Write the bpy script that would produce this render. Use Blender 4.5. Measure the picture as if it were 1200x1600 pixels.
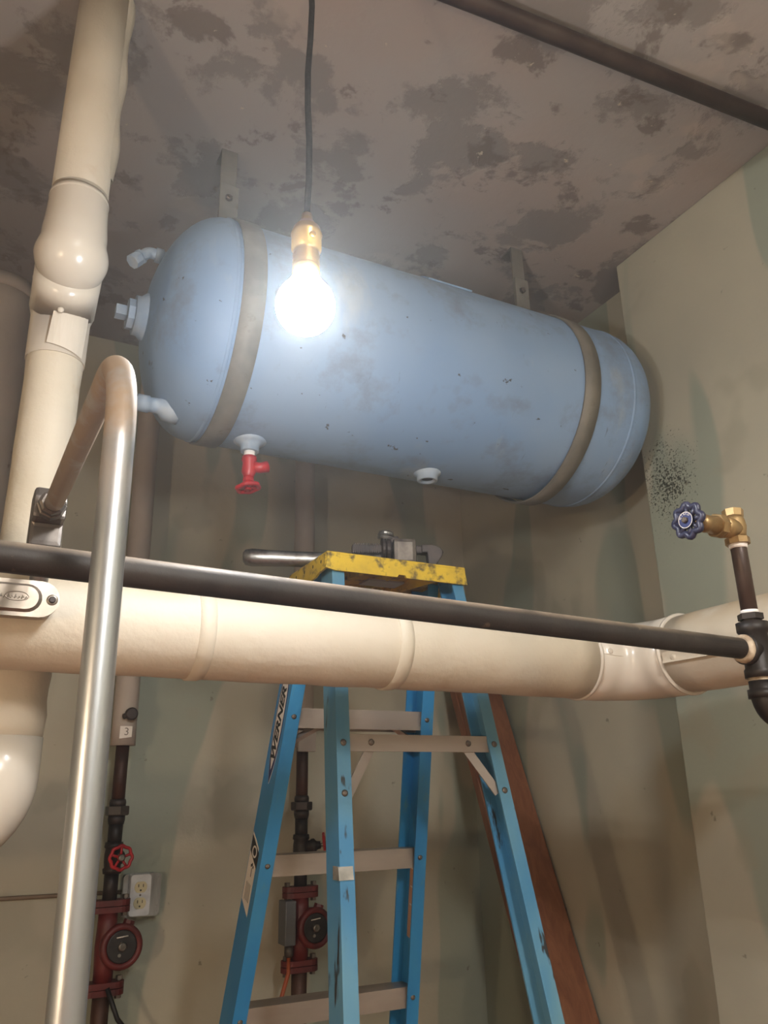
import bpy, bmesh, math, random
from mathutils import Vector, Matrix

random.seed(7)
for o in list(bpy.data.objects):
    bpy.data.objects.remove(o, do_unlink=True)
scene = bpy.context.scene
COL = scene.collection
ZC = 1.55                      # eye height; heights below are written relative to the eye and lifted by ZC
PI = math.pi

# ------------------------------------------------------------------ camera
def look_matrix(yaw, pitch, roll):
    cy, sy, cp, sp = math.cos(yaw), math.sin(yaw), math.cos(pitch), math.sin(pitch)
    fwd = Vector((sy * cp, cy * cp, sp))
    right = Vector((cy, -sy, 0))
    up = right.cross(fwd)
    cr, sr = math.cos(roll), math.sin(roll)
    r2 = right * cr + up * sr
    u2 = up * cr - right * sr
    m = Matrix.Identity(4)
    for i in range(3):
        m[i][0] = r2[i]; m[i][1] = u2[i]; m[i][2] = -fwd[i]
    return m
cam_data = bpy.data.cameras.new('camera')
cam = bpy.data.objects.new('camera', cam_data)
COL.objects.link(cam)
cam.matrix_world = Matrix.Translation((0, 0, ZC)) @ look_matrix(math.radians(27.48), math.radians(19.42), math.radians(-1.1))
cam_data.sensor_fit = 'HORIZONTAL'
cam_data.sensor_width = 36
cam_data.lens = 36 * 1250 / 1200
cam_data.clip_start = 0.02
scene.camera = cam

# ------------------------------------------------------------------ world, exposure
BULB_STRENGTH = 205.0
BULB_COLOR = (0.93, 0.97, 1.0, 1)
BACK_STRENGTH = 800.0
TUBE_STRENGTH = 205.0
TUBE_COLOR = (1.0, 0.99, 0.94, 1)
BACK_COLOR = (1.0, 0.74, 0.48, 1)
w = bpy.data.worlds.new('world')
scene.world = w
w.use_nodes = True
w.node_tree.nodes['Background'].inputs[0].default_value = (0.9, 0.85, 0.8, 1)
w.node_tree.nodes['Background'].inputs[1].default_value = 0.02
# thin haze added to the room's air, imitating lens glare around the bare bulb
vol = w.node_tree.nodes.new('ShaderNodeVolumeScatter')
vol.inputs['Color'].default_value = (0.93, 0.97, 1.0, 1)
vol.inputs['Density'].default_value = 0.04
vol.inputs['Anisotropy'].default_value = 0.75
w.node_tree.links.new(vol.outputs[0], w.node_tree.nodes['World Output'].inputs['Volume'])
vs = scene.view_settings
vs.view_transform = 'Standard'
vs.look = 'None'
vs.exposure = 0.33
vs.gamma = 1.0
vs.use_curve_mapping = False

# ------------------------------------------------------------------ materials
def srgb(r, g, b):
    f = lambda c: (c / 255 / 12.92) if c / 255 <= 0.04045 else ((c / 255 + 0.055) / 1.055) ** 2.4
    return (f(r), f(g), f(b), 1)

class NT:
    def __init__(self, name):
        self.m = bpy.data.materials.new(name)
        self.m.use_nodes = True
        self.t = self.m.node_tree
        self.b = self.t.nodes['Principled BSDF']
    def n(self, typ, **kw):
        x = self.t.nodes.new(typ)
        for k, v in kw.items():
            setattr(x, k, v)
        return x
    def l(self, a, b):
        self.t.links.new(a, b)
    def coord(self, scale=(1, 1, 1), world=False, rot=(0, 0, 0)):
        if world:
            src = self.n('ShaderNodeNewGeometry').outputs['Position']
        else:
            src = self.n('ShaderNodeTexCoord').outputs['Object']
        mp = self.n('ShaderNodeMapping')
        mp.inputs['Scale'].default_value = scale
        mp.inputs['Rotation'].default_value = rot
        self.l(src, mp.inputs[0])
        return mp.outputs[0]
    def noise(self, vec, scale, detail=4, rough=0.55, dist=0.0):
        x = self.n('ShaderNodeTexNoise')
        x.inputs['Scale'].default_value = scale
        x.inputs['Detail'].default_value = detail
        x.inputs['Roughness'].default_value = rough
        x.inputs['Distortion'].default_value = dist
        self.l(vec, x.inputs['Vector'])
        return x.outputs['Fac']
    def ramp(self, fac, a, b, interp='LINEAR'):
        x = self.n('ShaderNodeMapRange')
        x.interpolation_type = 'SMOOTHSTEP' if interp == 'S' else 'LINEAR'
        x.inputs['From Min'].default_value = a
        x.inputs['From Max'].default_value = b
        self.l(fac, x.inputs['Value'])
        return x.outputs[0]
    def mix(self, fac, a, b):
        x = self.n('ShaderNodeMix', data_type='RGBA')
        for sock, v in ((x.inputs['Factor'], fac), (x.inputs['A'], a), (x.inputs['B'], b)):
            if hasattr(v, 'is_linked'):
                self.l(v, sock)
            else:
                sock.default_value = v
        # the colour sockets are the ones of type RGBA
        return x
    def mixc(self, fac, a, b):
        x = self.n('ShaderNodeMix', data_type='RGBA')
        ins = [s for s in x.inputs if s.enabled]
        f_, a_, b_ = ins[0], ins[1], ins[2]
        for sock, v in ((f_, fac), (a_, a), (b_, b)):
            if isinstance(v, bpy.types.NodeSocket):
                self.l(v, sock)
            else:
                sock.default_value = v
        return [s for s in x.outputs if s.enabled][0]
    def math(self, op, a, b):
        x = self.n('ShaderNodeMath', operation=op)
        for sock, v in ((x.inputs[0], a), (x.inputs[1], b)):
            if isinstance(v, bpy.types.NodeSocket):
                self.l(v, sock)
            else:
                sock.default_value = v
        return x.outputs[0]
    def bump(self, h, strength=0.3, dist=0.01):
        x = self.n('ShaderNodeBump')
        x.inputs['Strength'].default_value = strength
        x.inputs['Distance'].default_value = dist
        self.l(h, x.inputs['Height'])
        self.l(x.outputs[0], self.b.inputs['Normal'])
    def dust(self, col, dcol, lo=0.45, hi=0.95, amount=0.8, scale=18):
        nz_ = self.n('ShaderNodeSeparateXYZ'); self.l(self.n('ShaderNodeNewGeometry').outputs['Normal'], nz_.inputs[0])
        f = self.math('MULTIPLY', self.ramp(nz_.outputs['Z'], lo, hi), amount)
        f = self.math('MULTIPLY', f, self.ramp(self.noise(self.coord((1, 1, 1), world=True), scale, 5, 0.6), 0.30, 0.55))
        return self.mixc(f, col, dcol)
    def set(self, base=None, rough=None, metal=None, spec=None):
        for k, v in (('Base Color', base), ('Roughness', rough), ('Metallic', metal), ('Specular IOR Level', spec)):
            if v is None:
                continue
            if isinstance(v, bpy.types.NodeSocket):
                self.l(v, self.b.inputs[k])
            else:
                self.b.inputs[k].default_value = v

def pm(name, c1, c2=None, scale=8, stretch=(1, 1, 1), rough=0.5, metal=0.0, bump=0.0, bscale=60, bdist=0.002, lo=0.4, hi=0.65, detail=4, c3=None, s3=30, lo3=0.6, hi3=0.7, spec=None, rvar=0.0):
    k = NT(name)
    v = k.coord(stretch)
    col = c1
    if c2 is not None:
        f = k.ramp(k.noise(v, scale, detail), lo, hi)
        col = k.mixc(f, c1, c2)
    if c3 is not None:
        f3 = k.ramp(k.noise(v, s3, 5, 0.6), lo3, hi3)
        col = k.mixc(f3, col, c3)
    r = rough
    if rvar:
        n2 = k.noise(v, scale * 1.7, 5)
        r = k.math('ADD', k.math('MULTIPLY', n2, rvar), rough - rvar * 0.5)
    k.set(col, r, metal, spec)
    if bump:
        k.bump(k.noise(v, bscale, 4), bump, bdist)
    return k.m

M = {}
def build_materials():
    # ---- wall: flat beige-green paint with darker grey-green repainted patches
    def wall(name, speck=False):
        k = NT(name)
        v = k.coord((1, 1, 1), world=True)
        vs_ = k.coord((1.6, 1.6, 0.42), world=True)
        base = k.mixc(k.ramp(k.noise(v, 2.2, 4), 0.35, 0.65), srgb(183, 178, 159), srgb(171, 167, 151))
        p = k.ramp(k.noise(vs_, 1.9, 2, 0.45, 0.4), 0.525, 0.555, 'S')
        col = k.mixc(k.math('MULTIPLY', p, 0.8), base, srgb(146, 154, 140))
        p2 = k.ramp(k.noise(v, 3.4, 3, 0.5, 0.3), 0.60, 0.66, 'S')
        col = k.mixc(k.math('MULTIPLY', p2, 0.5), col, srgb(156, 152, 134))
        # small knocks and stains
        d = k.ramp(k.noise(v, 26, 3, 0.6), 0.71, 0.76)
        col = k.mixc(k.math('MULTIPLY', d, 0.6), col, srgb(92, 84, 66))
        if speck:
            # black mildew specks spreading from beside the tank's end
            pos = k.n('ShaderNodeNewGeometry').outputs['Position']
            mp = k.n('ShaderNodeMapping')
            mp.inputs['Location'].default_value = (-1.598 * 1.0, -1.425 * 5.0, -(ZC + 0.775) * 3.6)
            mp.inputs['Scale'].default_value = (1.0, 5.0, 3.6)
            k.l(pos, mp.inputs[0])
            ln = k.n('ShaderNodeVectorMath', operation='LENGTH')
            k.l(mp.outputs[0], ln.inputs[0])
            near = k.ramp(ln.outputs['Value'], 0.9, 0.0)
            dots = k.noise(v, 190, 3, 0.55)
            big = k.noise(v, 12, 3, 0.6)
            s = k.math('ADD', k.math('MULTIPLY', near, 0.36), k.math('ADD', dots, k.math('MULTIPLY', big, 0.18)))
            fac = k.math('MULTIPLY', k.ramp(s, 0.87, 0.97), 0.85)
            col = k.mixc(fac, col, srgb(30, 28, 22))
        k.set(col, 0.62, 0.0, 0.35)
        h = k.math('ADD', k.noise(v, 5, 4), k.math('MULTIPLY', k.noise(v, 120, 3), 0.07))
        k.bump(h, 0.35, 0.012)
        return k.m
    M['wall'] = wall('wall_paint')
    M['pier'] = wall('wall_paint_mildew', True)
    # ---- ceiling: dirty plaster, blotches where paint came off
    k = NT('ceiling_plaster')
    v = k.coord((1, 1, 1), world=True)
    base = k.mixc(k.ramp(k.noise(v, 1.6, 3), 0.4, 0.62), srgb(168, 162, 158), srgb(170, 157, 149))
    n1 = k.noise(v, 4.2, 8, 0.62, 0.15)
    p1 = k.ramp(n1, 0.515, 0.575, 'S')
    col = k.mixc(k.math('MULTIPLY', p1, 0.7), base, srgb(130, 124, 120))
    n2 = k.noise(v, 6.5, 7, 0.62, 0.25)
    p2 = k.ramp(n2, 0.575, 0.635, 'S')
    col = k.mixc(k.math('MULTIPLY', p2, 0.7), col, srgb(114, 104, 98))
    n4 = k.noise(v, 2.4, 4, 0.6, 0.2)
    p4 = k.ramp(n4, 0.60, 0.64, 'S')
    col = k.mixc(k.math('MULTIPLY', p4, 0.5), col, srgb(184, 172, 162))
    n3 = k.noise(v, 13, 5, 0.7, 0.2)
    p3 = k.ramp(n3, 0.675, 0.70)
    col = k.mixc(p3, col, srgb(196, 184, 165))
    # soot where the old riser goes through
    pos = k.n('ShaderNodeNewGeometry').outputs['Position']
    sub = k.n('ShaderNodeVectorMath', operation='DISTANCE')
    k.l(pos, sub.inputs[0]); sub.inputs[1].default_value = (-0.06, 2.40, ZC + 1.512)
    soot = k.ramp(sub.outputs['Value'], 1.5, 0.2)
    col = k.mixc(k.math('MULTIPLY', soot, 0.55), col, srgb(88, 74, 66))
    k.set(col, 0.75, 0.0, 0.25)
    k.bump(k.math('ADD', k.math('MULTIPLY', p1, -0.5), k.math('ADD', k.noise(v, 7, 5), k.math('MULTIPLY', k.noise(v, 70, 4), 0.15))), 0.4, 0.008)
    M['ceiling'] = k.m
    M['floor'] = pm('floor_paint', srgb(158, 100, 74), srgb(130, 88, 68), 3, rough=0.7, bump=0.2, c3=srgb(140, 120, 100), lo3=0.62, hi3=0.7, s3=6)
    # ---- tank: pale blue paint, dusty, rubbed spots
    k = NT('tank_blue_paint')
    v = k.coord((1, 1, 1), world=True)
    col = k.mixc(k.ramp(k.noise(v, 2.3, 3), 0.36, 0.66), srgb(122, 150, 186), srgb(138, 160, 187))
    col = k.mixc(k.math('MULTIPLY', k.ramp(k.noise(v, 6.5, 7, 0.68), 0.50, 0.66), 0.7), col, srgb(112, 124, 142))
    col = k.mixc(k.math('MULTIPLY', k.ramp(k.noise(k.coord((2.2, 1, 0.8), world=True), 3.3, 5, 0.6), 0.60, 0.72), 0.40), col, srgb(178, 180, 174))
    col = k.mixc(k.math('MULTIPLY', k.ramp(k.noise(k.coord((6, 1.2, 1), world=True), 9, 4, 0.6), 0.69, 0.72), 0.6), col, srgb(84, 90, 100))
    col = k.mixc(k.ramp(k.noise(v, 34, 4, 0.6), 0.69, 0.71), col, srgb(70, 74, 80))
    k.set(col, 0.5, 0.0, 0.4)
    k.bump(k.noise(v, 14, 4), 0.12, 0.006)
    M['tank'] = k.m
    M['nozzle'] = pm('nozzle_blue_paint', srgb(150, 168, 190), srgb(176, 186, 196), 20, rough=0.5)
    M['band'] = pm('band_grey_paint', srgb(106, 101, 93), srgb(128, 121, 110), 9, rough=0.55, bump=0.15, bscale=40, c3=srgb(96, 82, 66), s3=14, lo3=0.62, hi3=0.72)
    M['hanger'] = pm('hanger_steel', srgb(104, 98, 90), srgb(120, 112, 102), 12, rough=0.55, metal=0.1, bump=0.1)
    M['iron'] = pm('black_iron', srgb(36, 30, 28), srgb(52, 45, 41), 14, (1, 1, 1), rough=0.5, metal=0.25, bump=0.25, bscale=90, c3=srgb(96, 82, 68), s3=26, lo3=0.66, hi3=0.78, rvar=0.2)
    k = NT('dusty_black_iron')
    v = k.coord((1, 1, 1), world=True)
    col = k.mixc(k.ramp(k.noise(v, 14), 0.4, 0.65), srgb(38, 32, 30), srgb(54, 47, 43))
    col = k.mixc(k.ramp(k.noise(v, 40, 5, 0.6), 0.68, 0.76), col, srgb(104, 90, 76))
    col = k.dust(col, srgb(150, 132, 112), 0.35, 0.95, 0.9, 12)
    k.set(col, 0.55, 0.15)
    k.bump(k.noise(v, 90, 4), 0.25, 0.002)
    M['iron_dusty'] = k.m
    M['iron_brown'] = pm('brown_iron', srgb(62, 46, 40), srgb(78, 62, 54), 12, (1, 1, .4), rough=0.45, metal=0.25, bump=0.15, bscale=90, rvar=0.2)
    M['rust'] = pm('rusty_pipe', srgb(74, 46, 33), srgb(48, 34, 28), 10, rough=0.55, metal=0.3, bump=0.2, bscale=80)
    M['dust'] = pm('dusty_iron', srgb(70, 62, 56), srgb(150, 132, 112), 14, rough=0.65, metal=0.1, bump=0.2)
    # ---- canvas pipe jacket
    k = NT('canvas_jacket')
    v = k.coord((1, 1, 1))
    col = k.mixc(k.ramp(k.noise(v, 4, 4), 0.4, 0.65), srgb(200, 190, 174), srgb(188, 177, 158))
    col = k.mixc(k.math('MULTIPLY', k.ramp(k.noise(v, 11, 5, 0.62), 0.62, 0.72), 0.45), col, srgb(176, 156, 128))
    col = k.dust(col, srgb(172, 150, 118), 0.35, 0.9, 0.8, 14)
    k.set(col, 0.55, 0.0, 0.35)
    h = k.math('ADD', k.math('MULTIPLY', k.noise(k.coord((1, 1, 1), rot=(0.3, 0.4, 0.5)), 30, 5, 0.65), 0.35), k.math('ADD', k.noise(v, 9, 5), k.math('MULTIPLY', k.noise(v, 90, 3), 0.1)))
    k.bump(h, 0.55, 0.007)
    M['canvas'] = k.m
    M['canvas_old'] = pm('old_canvas_jacket', srgb(178, 166, 154), srgb(158, 146, 136), 5, (1, 1, .6), rough=0.65, bump=0.35, bscale=24, bdist=0.006, c3=srgb(120, 90, 66), s3=16, lo3=0.68, hi3=0.74)
    M['pvc'] = pm('white_pvc', srgb(204, 196, 184), srgb(196, 187, 174), 5, rough=0.24, bump=0.08, bscale=8, bdist=0.006)
    # ---- metals
    M['galv'] = pm('galvanised_steel', srgb(168, 168, 168), srgb(132, 130, 128), 40, (1, 1, .1), rough=0.36, metal=0.85, bump=0.08, bscale=160, bdist=0.001, rvar=0.12)
    # the bent top carries paint dust and rust
    k = NT('galvanised_dusty')
    v = k.coord((1, 1, 1), world=True)
    sep = k.n('ShaderNodeSeparateXYZ'); k.l(v, sep.inputs[0])
    hi = k.ramp(sep.outputs['Z'], ZC + 0.19, ZC + 0.27)
    nz = k.noise(v, 22, 4)
    fac = k.math('MULTIPLY', hi, k.ramp(nz, 0.2, 0.5))
    col = k.mixc(fac, srgb(172, 174, 178), srgb(150, 130, 110))
    k.set(col, k.math('ADD', k.math('MULTIPLY', fac, 0.28), 0.34), k.math('SUBTRACT', 0.88, k.math('MULTIPLY', fac, 0.7)))
    k.bump(k.noise(k.coord((1, 1, .3), world=True), 240, 3), 0.10, 0.001)
    M['conduit'] = k.m
    M['cast'] = pm('cast_aluminium', srgb(152, 141, 130), srgb(128, 118, 108), 30, rough=0.33, metal=0.75, bump=0.15, bscale=60)
    M['cast_dark'] = pm('cast_grey_iron', srgb(100, 92, 86), srgb(80, 74, 70), 18, rough=0.4, metal=0.6, bump=0.25, bscale=50)
    M['alu'] = pm('ladder_aluminium', srgb(172, 160, 150), srgb(150, 138, 128), 10, (.3, 1, 1), rough=0.45, metal=0.55, bump=0.08)
    M['steel'] = pm('worn_steel', srgb(170, 166, 160), srgb(110, 104, 98), 26, rough=0.35, metal=0.85, bump=0.3, bscale=60)
    M['steel_dark'] = pm('dark_steel', srgb(70, 60, 56), srgb(50, 44, 42), 30, rough=0.5, metal=0.4, bump=0.25, bscale=60)
    M['steel_mid'] = pm('greasy_steel', srgb(112, 104, 96), srgb(84, 76, 70), 40, rough=0.45, metal=0.6, bump=0.3, bscale=60)
    M['rivet'] = pm('rivet_metal', srgb(116, 106, 98), rough=0.4, metal=0.8)
    M['brass'] = pm('brass', srgb(164, 136, 94), srgb(136, 110, 74), 30, rough=0.42, metal=0.65, bump=0.2, bscale=90)
    M['brass_socket'] = pm('brass_socket', srgb(196, 160, 96), rough=0.3, metal=0.9)
    M['blue_wheel'] = pm('blue_enamel', srgb(38, 39, 64), srgb(58, 59, 80), 60, rough=0.38, bump=0.2, bscale=200)
    M['navy'] = pm('navy_print', srgb(36, 46, 98), rough=0.5)
    M['white_print'] = pm('white_print', srgb(224, 216, 206), rough=0.5)
    M['black_print'] = pm('black_print', srgb(22, 20, 20), rough=0.5)
    M['grey_print'] = pm('grey_print', srgb(120, 106, 92), rough=0.5)
    M['orange_print'] = pm('orange_label', srgb(206, 160, 122), srgb(190, 140, 104), 30, rough=0.5)
    M['teflon'] = pm('thread_tape', srgb(232, 226, 222), rough=0.5)
    M['dope'] = pm('pipe_dope', srgb(196, 180, 158), srgb(150, 130, 108), 60, rough=0.6, bump=0.4, bscale=150)
    M['red'] = pm('red_enamel', srgb(176, 34, 40), srgb(150, 28, 34), 20, rough=0.35)
    M['pump'] = pm('pump_red_paint', srgb(98, 28, 24), srgb(74, 22, 20), 14, rough=0.5, bump=0.25, bscale=60)
    M['pump_dark'] = pm('pump_motor', srgb(40, 36, 35), srgb(54, 50, 48), 30, rough=0.45, metal=0.3)
    M['grey_box'] = pm('grey_enamel_box', srgb(96, 98, 102), rough=0.5, metal=0.2)
    # ---- ladder plastic and fibreglass
    M['blue'] = pm('ladder_blue_fibreglass', srgb(44, 128, 186), srgb(58, 138, 188), 7, (2, 2, .25), rough=0.4, c3=srgb(90, 140, 160), s3=18, lo3=0.62, hi3=0.75)
    k = NT('ladder_blue_worn')
    v = k.coord((1, 1, .35), world=True)
    col = k.mixc(k.ramp(k.noise(v, 9, 4), 0.38, 0.66), srgb(66, 126, 166), srgb(98, 142, 160))
    col = k.mixc(k.ramp(k.noise(k.coord((1.4, 1.4, .3), world=True), 20, 4, .6), 0.625, 0.665), col, srgb(40, 42, 44))
    k.set(col, 0.5)
    k.bump(k.noise(v, 60, 3), 0.15, 0.002)
    M['blue_worn'] = k.m
    M['yellow'] = pm('dirty_yellow_plastic', srgb(216, 182, 50), srgb(192, 160, 52), 16, rough=0.45, bump=0.15, bscale=60, c3=srgb(104, 86, 48), s3=40, lo3=0.52, hi3=0.66)
    M['foil'] = pm('foil_tape', srgb(206, 204, 202), srgb(170, 168, 166), 40, rough=0.25, metal=0.8, bump=0.5, bscale=40)
    # ---- wood
    k = NT('brown_stained_wood')
    v = k.coord((6, 6, 0.5))
    col = k.mixc(k.ramp(k.noise(v, 6, 5, 0.6, 1.0), 0.35, 0.7), srgb(112, 68, 46), srgb(142, 96, 68))
    k.set(col, 0.5)
    k.bump(k.noise(v, 20, 4), 0.15, 0.002)
    M['wood'] = k.m
    M['cord'] = pm('black_cloth_cord', srgb(30, 27, 28), srgb(46, 42, 42), 200, rough=0.8)
    M['orange_cable'] = pm('orange_cable', srgb(158, 74, 34), rough=0.5)
    M['black_cable'] = pm('black_cable', srgb(20, 18, 18), rough=0.5)
    M['wire'] = pm('painted_wire', srgb(128, 110, 92), rough=0.6)
    M['outlet_white'] = pm('outlet_steel_cover', srgb(206, 208, 212), srgb(186, 188, 194), 30, rough=0.35, metal=0.3)
    M['outlet_ivory'] = pm('ivory_receptacle', srgb(196, 186, 150), rough=0.4)
    M['dark'] = pm('dark_slot', srgb(24, 20, 18), rough=0.7)
    for nm, col, st in (('bulb_lit', BULB_COLOR, BULB_STRENGTH), ('bulb_warm_lit', BACK_COLOR, BACK_STRENGTH), ('tube_lit', TUBE_COLOR, TUBE_STRENGTH)):
        k = NT(nm)
        k.set((1, 1, 1, 1), 0.4)
        k.b.inputs['Emission Color'].default_value = col
        k.b.inputs['Emission Strength'].default_value = st
        M[nm] = k.m
build_materials()

# ------------------------------------------------------------------ mesh helpers (all in world metres, z from the eye)
class MB:
    """collects faces; build() links them as one mesh object"""
    def __init__(self):
        self.v = []; self.f = []; self.s = []
    def add(self, verts, faces, smooth=True):
        o = len(self.v)
        self.v += [tuple(p) for p in verts]
        self.f += [tuple(i + o for i in fc) for fc in faces]
        self.s += [smooth] * len(faces)
        return self
    def box(self, c, size, rot=None, bevel=0.0):
        bm = bmesh.new()
        bmesh.ops.create_cube(bm, size=1)
        for p in bm.verts:
            p.co = Vector((p.co.x * size[0], p.co.y * size[1], p.co.z * size[2]))
        if bevel:
            bmesh.ops.bevel(bm, geom=list(bm.edges), offset=bevel, segments=2, affect='EDGES', profile=0.6)
        m = Matrix.Translation(c) @ (rot.to_4x4() if rot is not None else Matrix.Identity(4))
        bm.transform(m)
        bm.verts.index_update()
        self.add([p.co for p in bm.verts], [[q.index for q in fc.verts] for fc in bm.faces], False)
        bm.free()
        return self
    def tube(self, pts, r, seg=16, cap=True, closed=False, smooth=True):
        pts = [Vector(p) for p in pts]
        n = len(pts)
        rr = r if isinstance(r, (list, tuple)) else [r] * n
        tang = []
        for i in range(n):
            if closed:
                t = pts[(i + 1) % n] - pts[i - 1]
            else:
                t = pts[min(i + 1, n - 1)] - pts[max(i - 1, 0)]
            tang.append(t.normalized())
        a = Vector((0, 0, 1)) if abs(tang[0].z) < 0.9 else Vector((1, 0, 0))
        u = (a - tang[0] * a.dot(tang[0])).normalized()
        V, F = [], []
        for i in range(n):
            t = tang[i]
            u = (u - t * u.dot(t))
            u = u.normalized() if u.length > 1e-6 else t.orthogonal().normalized()
            b = t.cross(u)
            for j in range(seg):
                q = 2 * PI * j / seg
                V.append(pts[i] + (u * math.cos(q) + b * math.sin(q)) * rr[i])
        m = n if closed else n - 1
        for i in range(m):
            for j in range(seg):
                i2 = (i + 1) % n
                F.append((i * seg + j, i * seg + (j + 1) % seg, i2 * seg + (j + 1) % seg, i2 * seg + j))
        self.add(V, F, smooth)
        if cap and not closed:
            o = len(self.v) - n * seg
            self.f.append(tuple(o + j for j in reversed(range(seg)))); self.s.append(False)
            self.f.append(tuple(o + (n - 1) * seg + j for j in range(seg))); self.s.append(False)
        return self
    def lathe(self, origin, axis, prof, seg=24, smooth=True, phase=0.0):
        """prof: list of (distance along axis, radius)"""
        axis = Vector(axis).normalized(); origin = Vector(origin)
        a = Vector((0, 0, 1)) if abs(axis.z) < 0.9 else Vector((1, 0, 0))
        u = (a - axis * a.dot(axis)).normalized(); b = axis.cross(u)
        V, F = [], []
        for d, r in prof:
            for j in range(seg):
                q = 2 * PI * j / seg + phase
                V.append(origin + axis * d + (u * math.cos(q) + b * math.sin(q)) * max(r, 1e-5))
        for i in range(len(prof) - 1):
            for j in range(seg):
                F.append((i * seg + j, i * seg + (j + 1) % seg, (i + 1) * seg + (j + 1) % seg, (i + 1) * seg + j))
        F.append(tuple(reversed(range(seg))))
        F.append(tuple((len(prof) - 1) * seg + j for j in range(seg)))
        self.add(V, F, smooth)
        self.s[-1] = False; self.s[-2] = False
        return self
    def prism(self, poly, h, mat, smooth=False):
        """poly in local xy, extruded along local z by h (centred on 0..h), placed by matrix"""
        n = len(poly)
        V = [mat @ Vector((x, y, 0)) for x, y in poly] + [mat @ Vector((x, y, h)) for x, y in poly]
        F = [tuple(reversed(range(n))), tuple(range(n, 2 * n))]
        F += [(i, (i + 1) % n, n + (i + 1) % n, n + i) for i in range(n)]
        return self.add(V, F, smooth)
    def loft(self, poly, A, B):
        """sweep a horizontal outline (dx,dy) from point A to point B"""
        n = len(poly); A = Vector(A); B = Vector(B)
        V = [A + Vector((x, y, 0)) for x, y in poly] + [B + Vector((x, y, 0)) for x, y in poly]
        F = [tuple(reversed(range(n))), tuple(range(n, 2 * n))]
        F += [(i, (i + 1) % n, n + (i + 1) % n, n + i) for i in range(n)]
        return self.add(V, F, False)
    def bevel(self, off, seg=2):
        me = bpy.data.meshes.new('tmp'); me.from_pydata(self.v, [], self.f)
        bm = bmesh.new(); bm.from_mesh(me)
        bmesh.ops.recalc_face_normals(bm, faces=bm.faces)
        bmesh.ops.bevel(bm, geom=list(bm.edges), offset=off, segments=seg, affect='EDGES', profile=0.6)
        bm.verts.index_update()
        self.v = [tuple(p.co) for p in bm.verts]; self.f = [tuple(q.index for q in fc.verts) for fc in bm.faces]
        self.s = [False] * len(self.f)
        bm.free(); bpy.data.meshes.remove(me)
        return self
    def build(self, name, mat, parent=None, fix=True):
        me = bpy.data.meshes.new(name)
        off = world_loc(parent) if parent else None
        vs_ = [Vector((p[0], p[1], p[2] + ZC)) for p in self.v]
        if off is None:
            xs = [p.x for p in vs_]; ys = [p.y for p in vs_]; zs = [p.z for p in vs_]
            off = Vector(((min(xs) + max(xs)) / 2, (min(ys) + max(ys)) / 2, min(zs)))
        me.from_pydata([p - off for p in vs_], [], self.f)
        me.polygons.foreach_set('use_smooth', self.s)
        if fix:
            bm = bmesh.new(); bm.from_mesh(me)
            bmesh.ops.recalc_face_normals(bm, faces=bm.faces)
            bm.to_mesh(me); bm.free()
        me.materials.append(M[mat])
        me.update()
        o = bpy.data.objects.new(name, me)
        COL.objects.link(o)
        if parent:
            o.parent = parent
        else:
            o.location = off
        return o

def world_loc(o):
    p = Vector((0, 0, 0))
    while o:
        p += o.location
        o = o.parent
    return p
def tag(o, label, cat, group=None):
    o['label'] = label; o['category'] = cat
    if group: o['group'] = group
    return o
def thing(name, label, cat, base, group=None):
    o = bpy.data.objects.new(name, None)
    COL.objects.link(o)
    o.location = (base[0], base[1], base[2] + ZC)
    o.empty_display_size = 0.05
    return tag(o, label, cat, group)
def struct(name, mb, mat):
    o = mb.build(name, mat)
    o['kind'] = 'structure'
    return o
def fillet(pts, rad, n=10):
    pts = [Vector(p) for p in pts]
    out = [pts[0]]
    for i in range(1, len(pts) - 1):
        a = (pts[i - 1] - pts[i]).normalized(); b = (pts[i + 1] - pts[i]).normalized()
        ang = a.angle(b)
        d = rad / math.tan(ang / 2)
        p0 = pts[i] + a * d; p1 = pts[i] + b * d
        c = pts[i] + (a + b).normalized() * (rad / math.sin(ang / 2))
        for k in range(n + 1):
            t = k / n
            u = (p0 - c); w_ = (p1 - c)
            th = u.angle(w_)
            q = (u * math.sin((1 - t) * th) + w_ * math.sin(t * th)) / math.sin(th)
            out.append(c + q)
    out.append(pts[-1])
    return out
def frame(origin, x, y):
    """matrix with local x, y given and z = x cross y"""
    x = Vector(x).normalized(); y = Vector(y); y = (y - x * y.dot(x)).normalized(); z = x.cross(y)
    m = Matrix.Identity(4)
    for i in range(3):
        m[i][0] = x[i]; m[i][1] = y[i]; m[i][2] = z[i]; m[i][3] = origin[i]
    return m
def circle(r, n=16, cx=0, cy=0, ry=None):
    return [(cx + r * math.cos(2 * PI * i / n), cy + (ry or r) * math.sin(2 * PI * i / n)) for i in range(n)]
def plate(outer, holes, h, mat):
    """flat plate with real holes: MB piece"""
    cu = bpy.data.curves.new('tmp', 'CURVE'); cu.dimensions = '2D'; cu.fill_mode = 'BOTH'; cu.extrude = h / 2
    for ring in [outer] + holes:
        sp = cu.splines.new('POLY'); sp.points.add(len(ring) - 1); sp.use_cyclic_u = True
        for p, q in zip(sp.points, ring):
            p.co = (q[0], q[1], 0, 1)
    ob = bpy.data.objects.new('tmp', cu)
    me = bpy.data.meshes.new_from_object(ob)
    b = MB()
    b.add([mat @ Vector((p.co.x, p.co.y, p.co.z + h / 2)) for p in me.vertices], [tuple(p.vertices) for p in me.polygons], False)
    bpy.data.objects.remove(ob); bpy.data.curves.remove(cu); bpy.data.meshes.remove(me)
    return b
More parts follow.
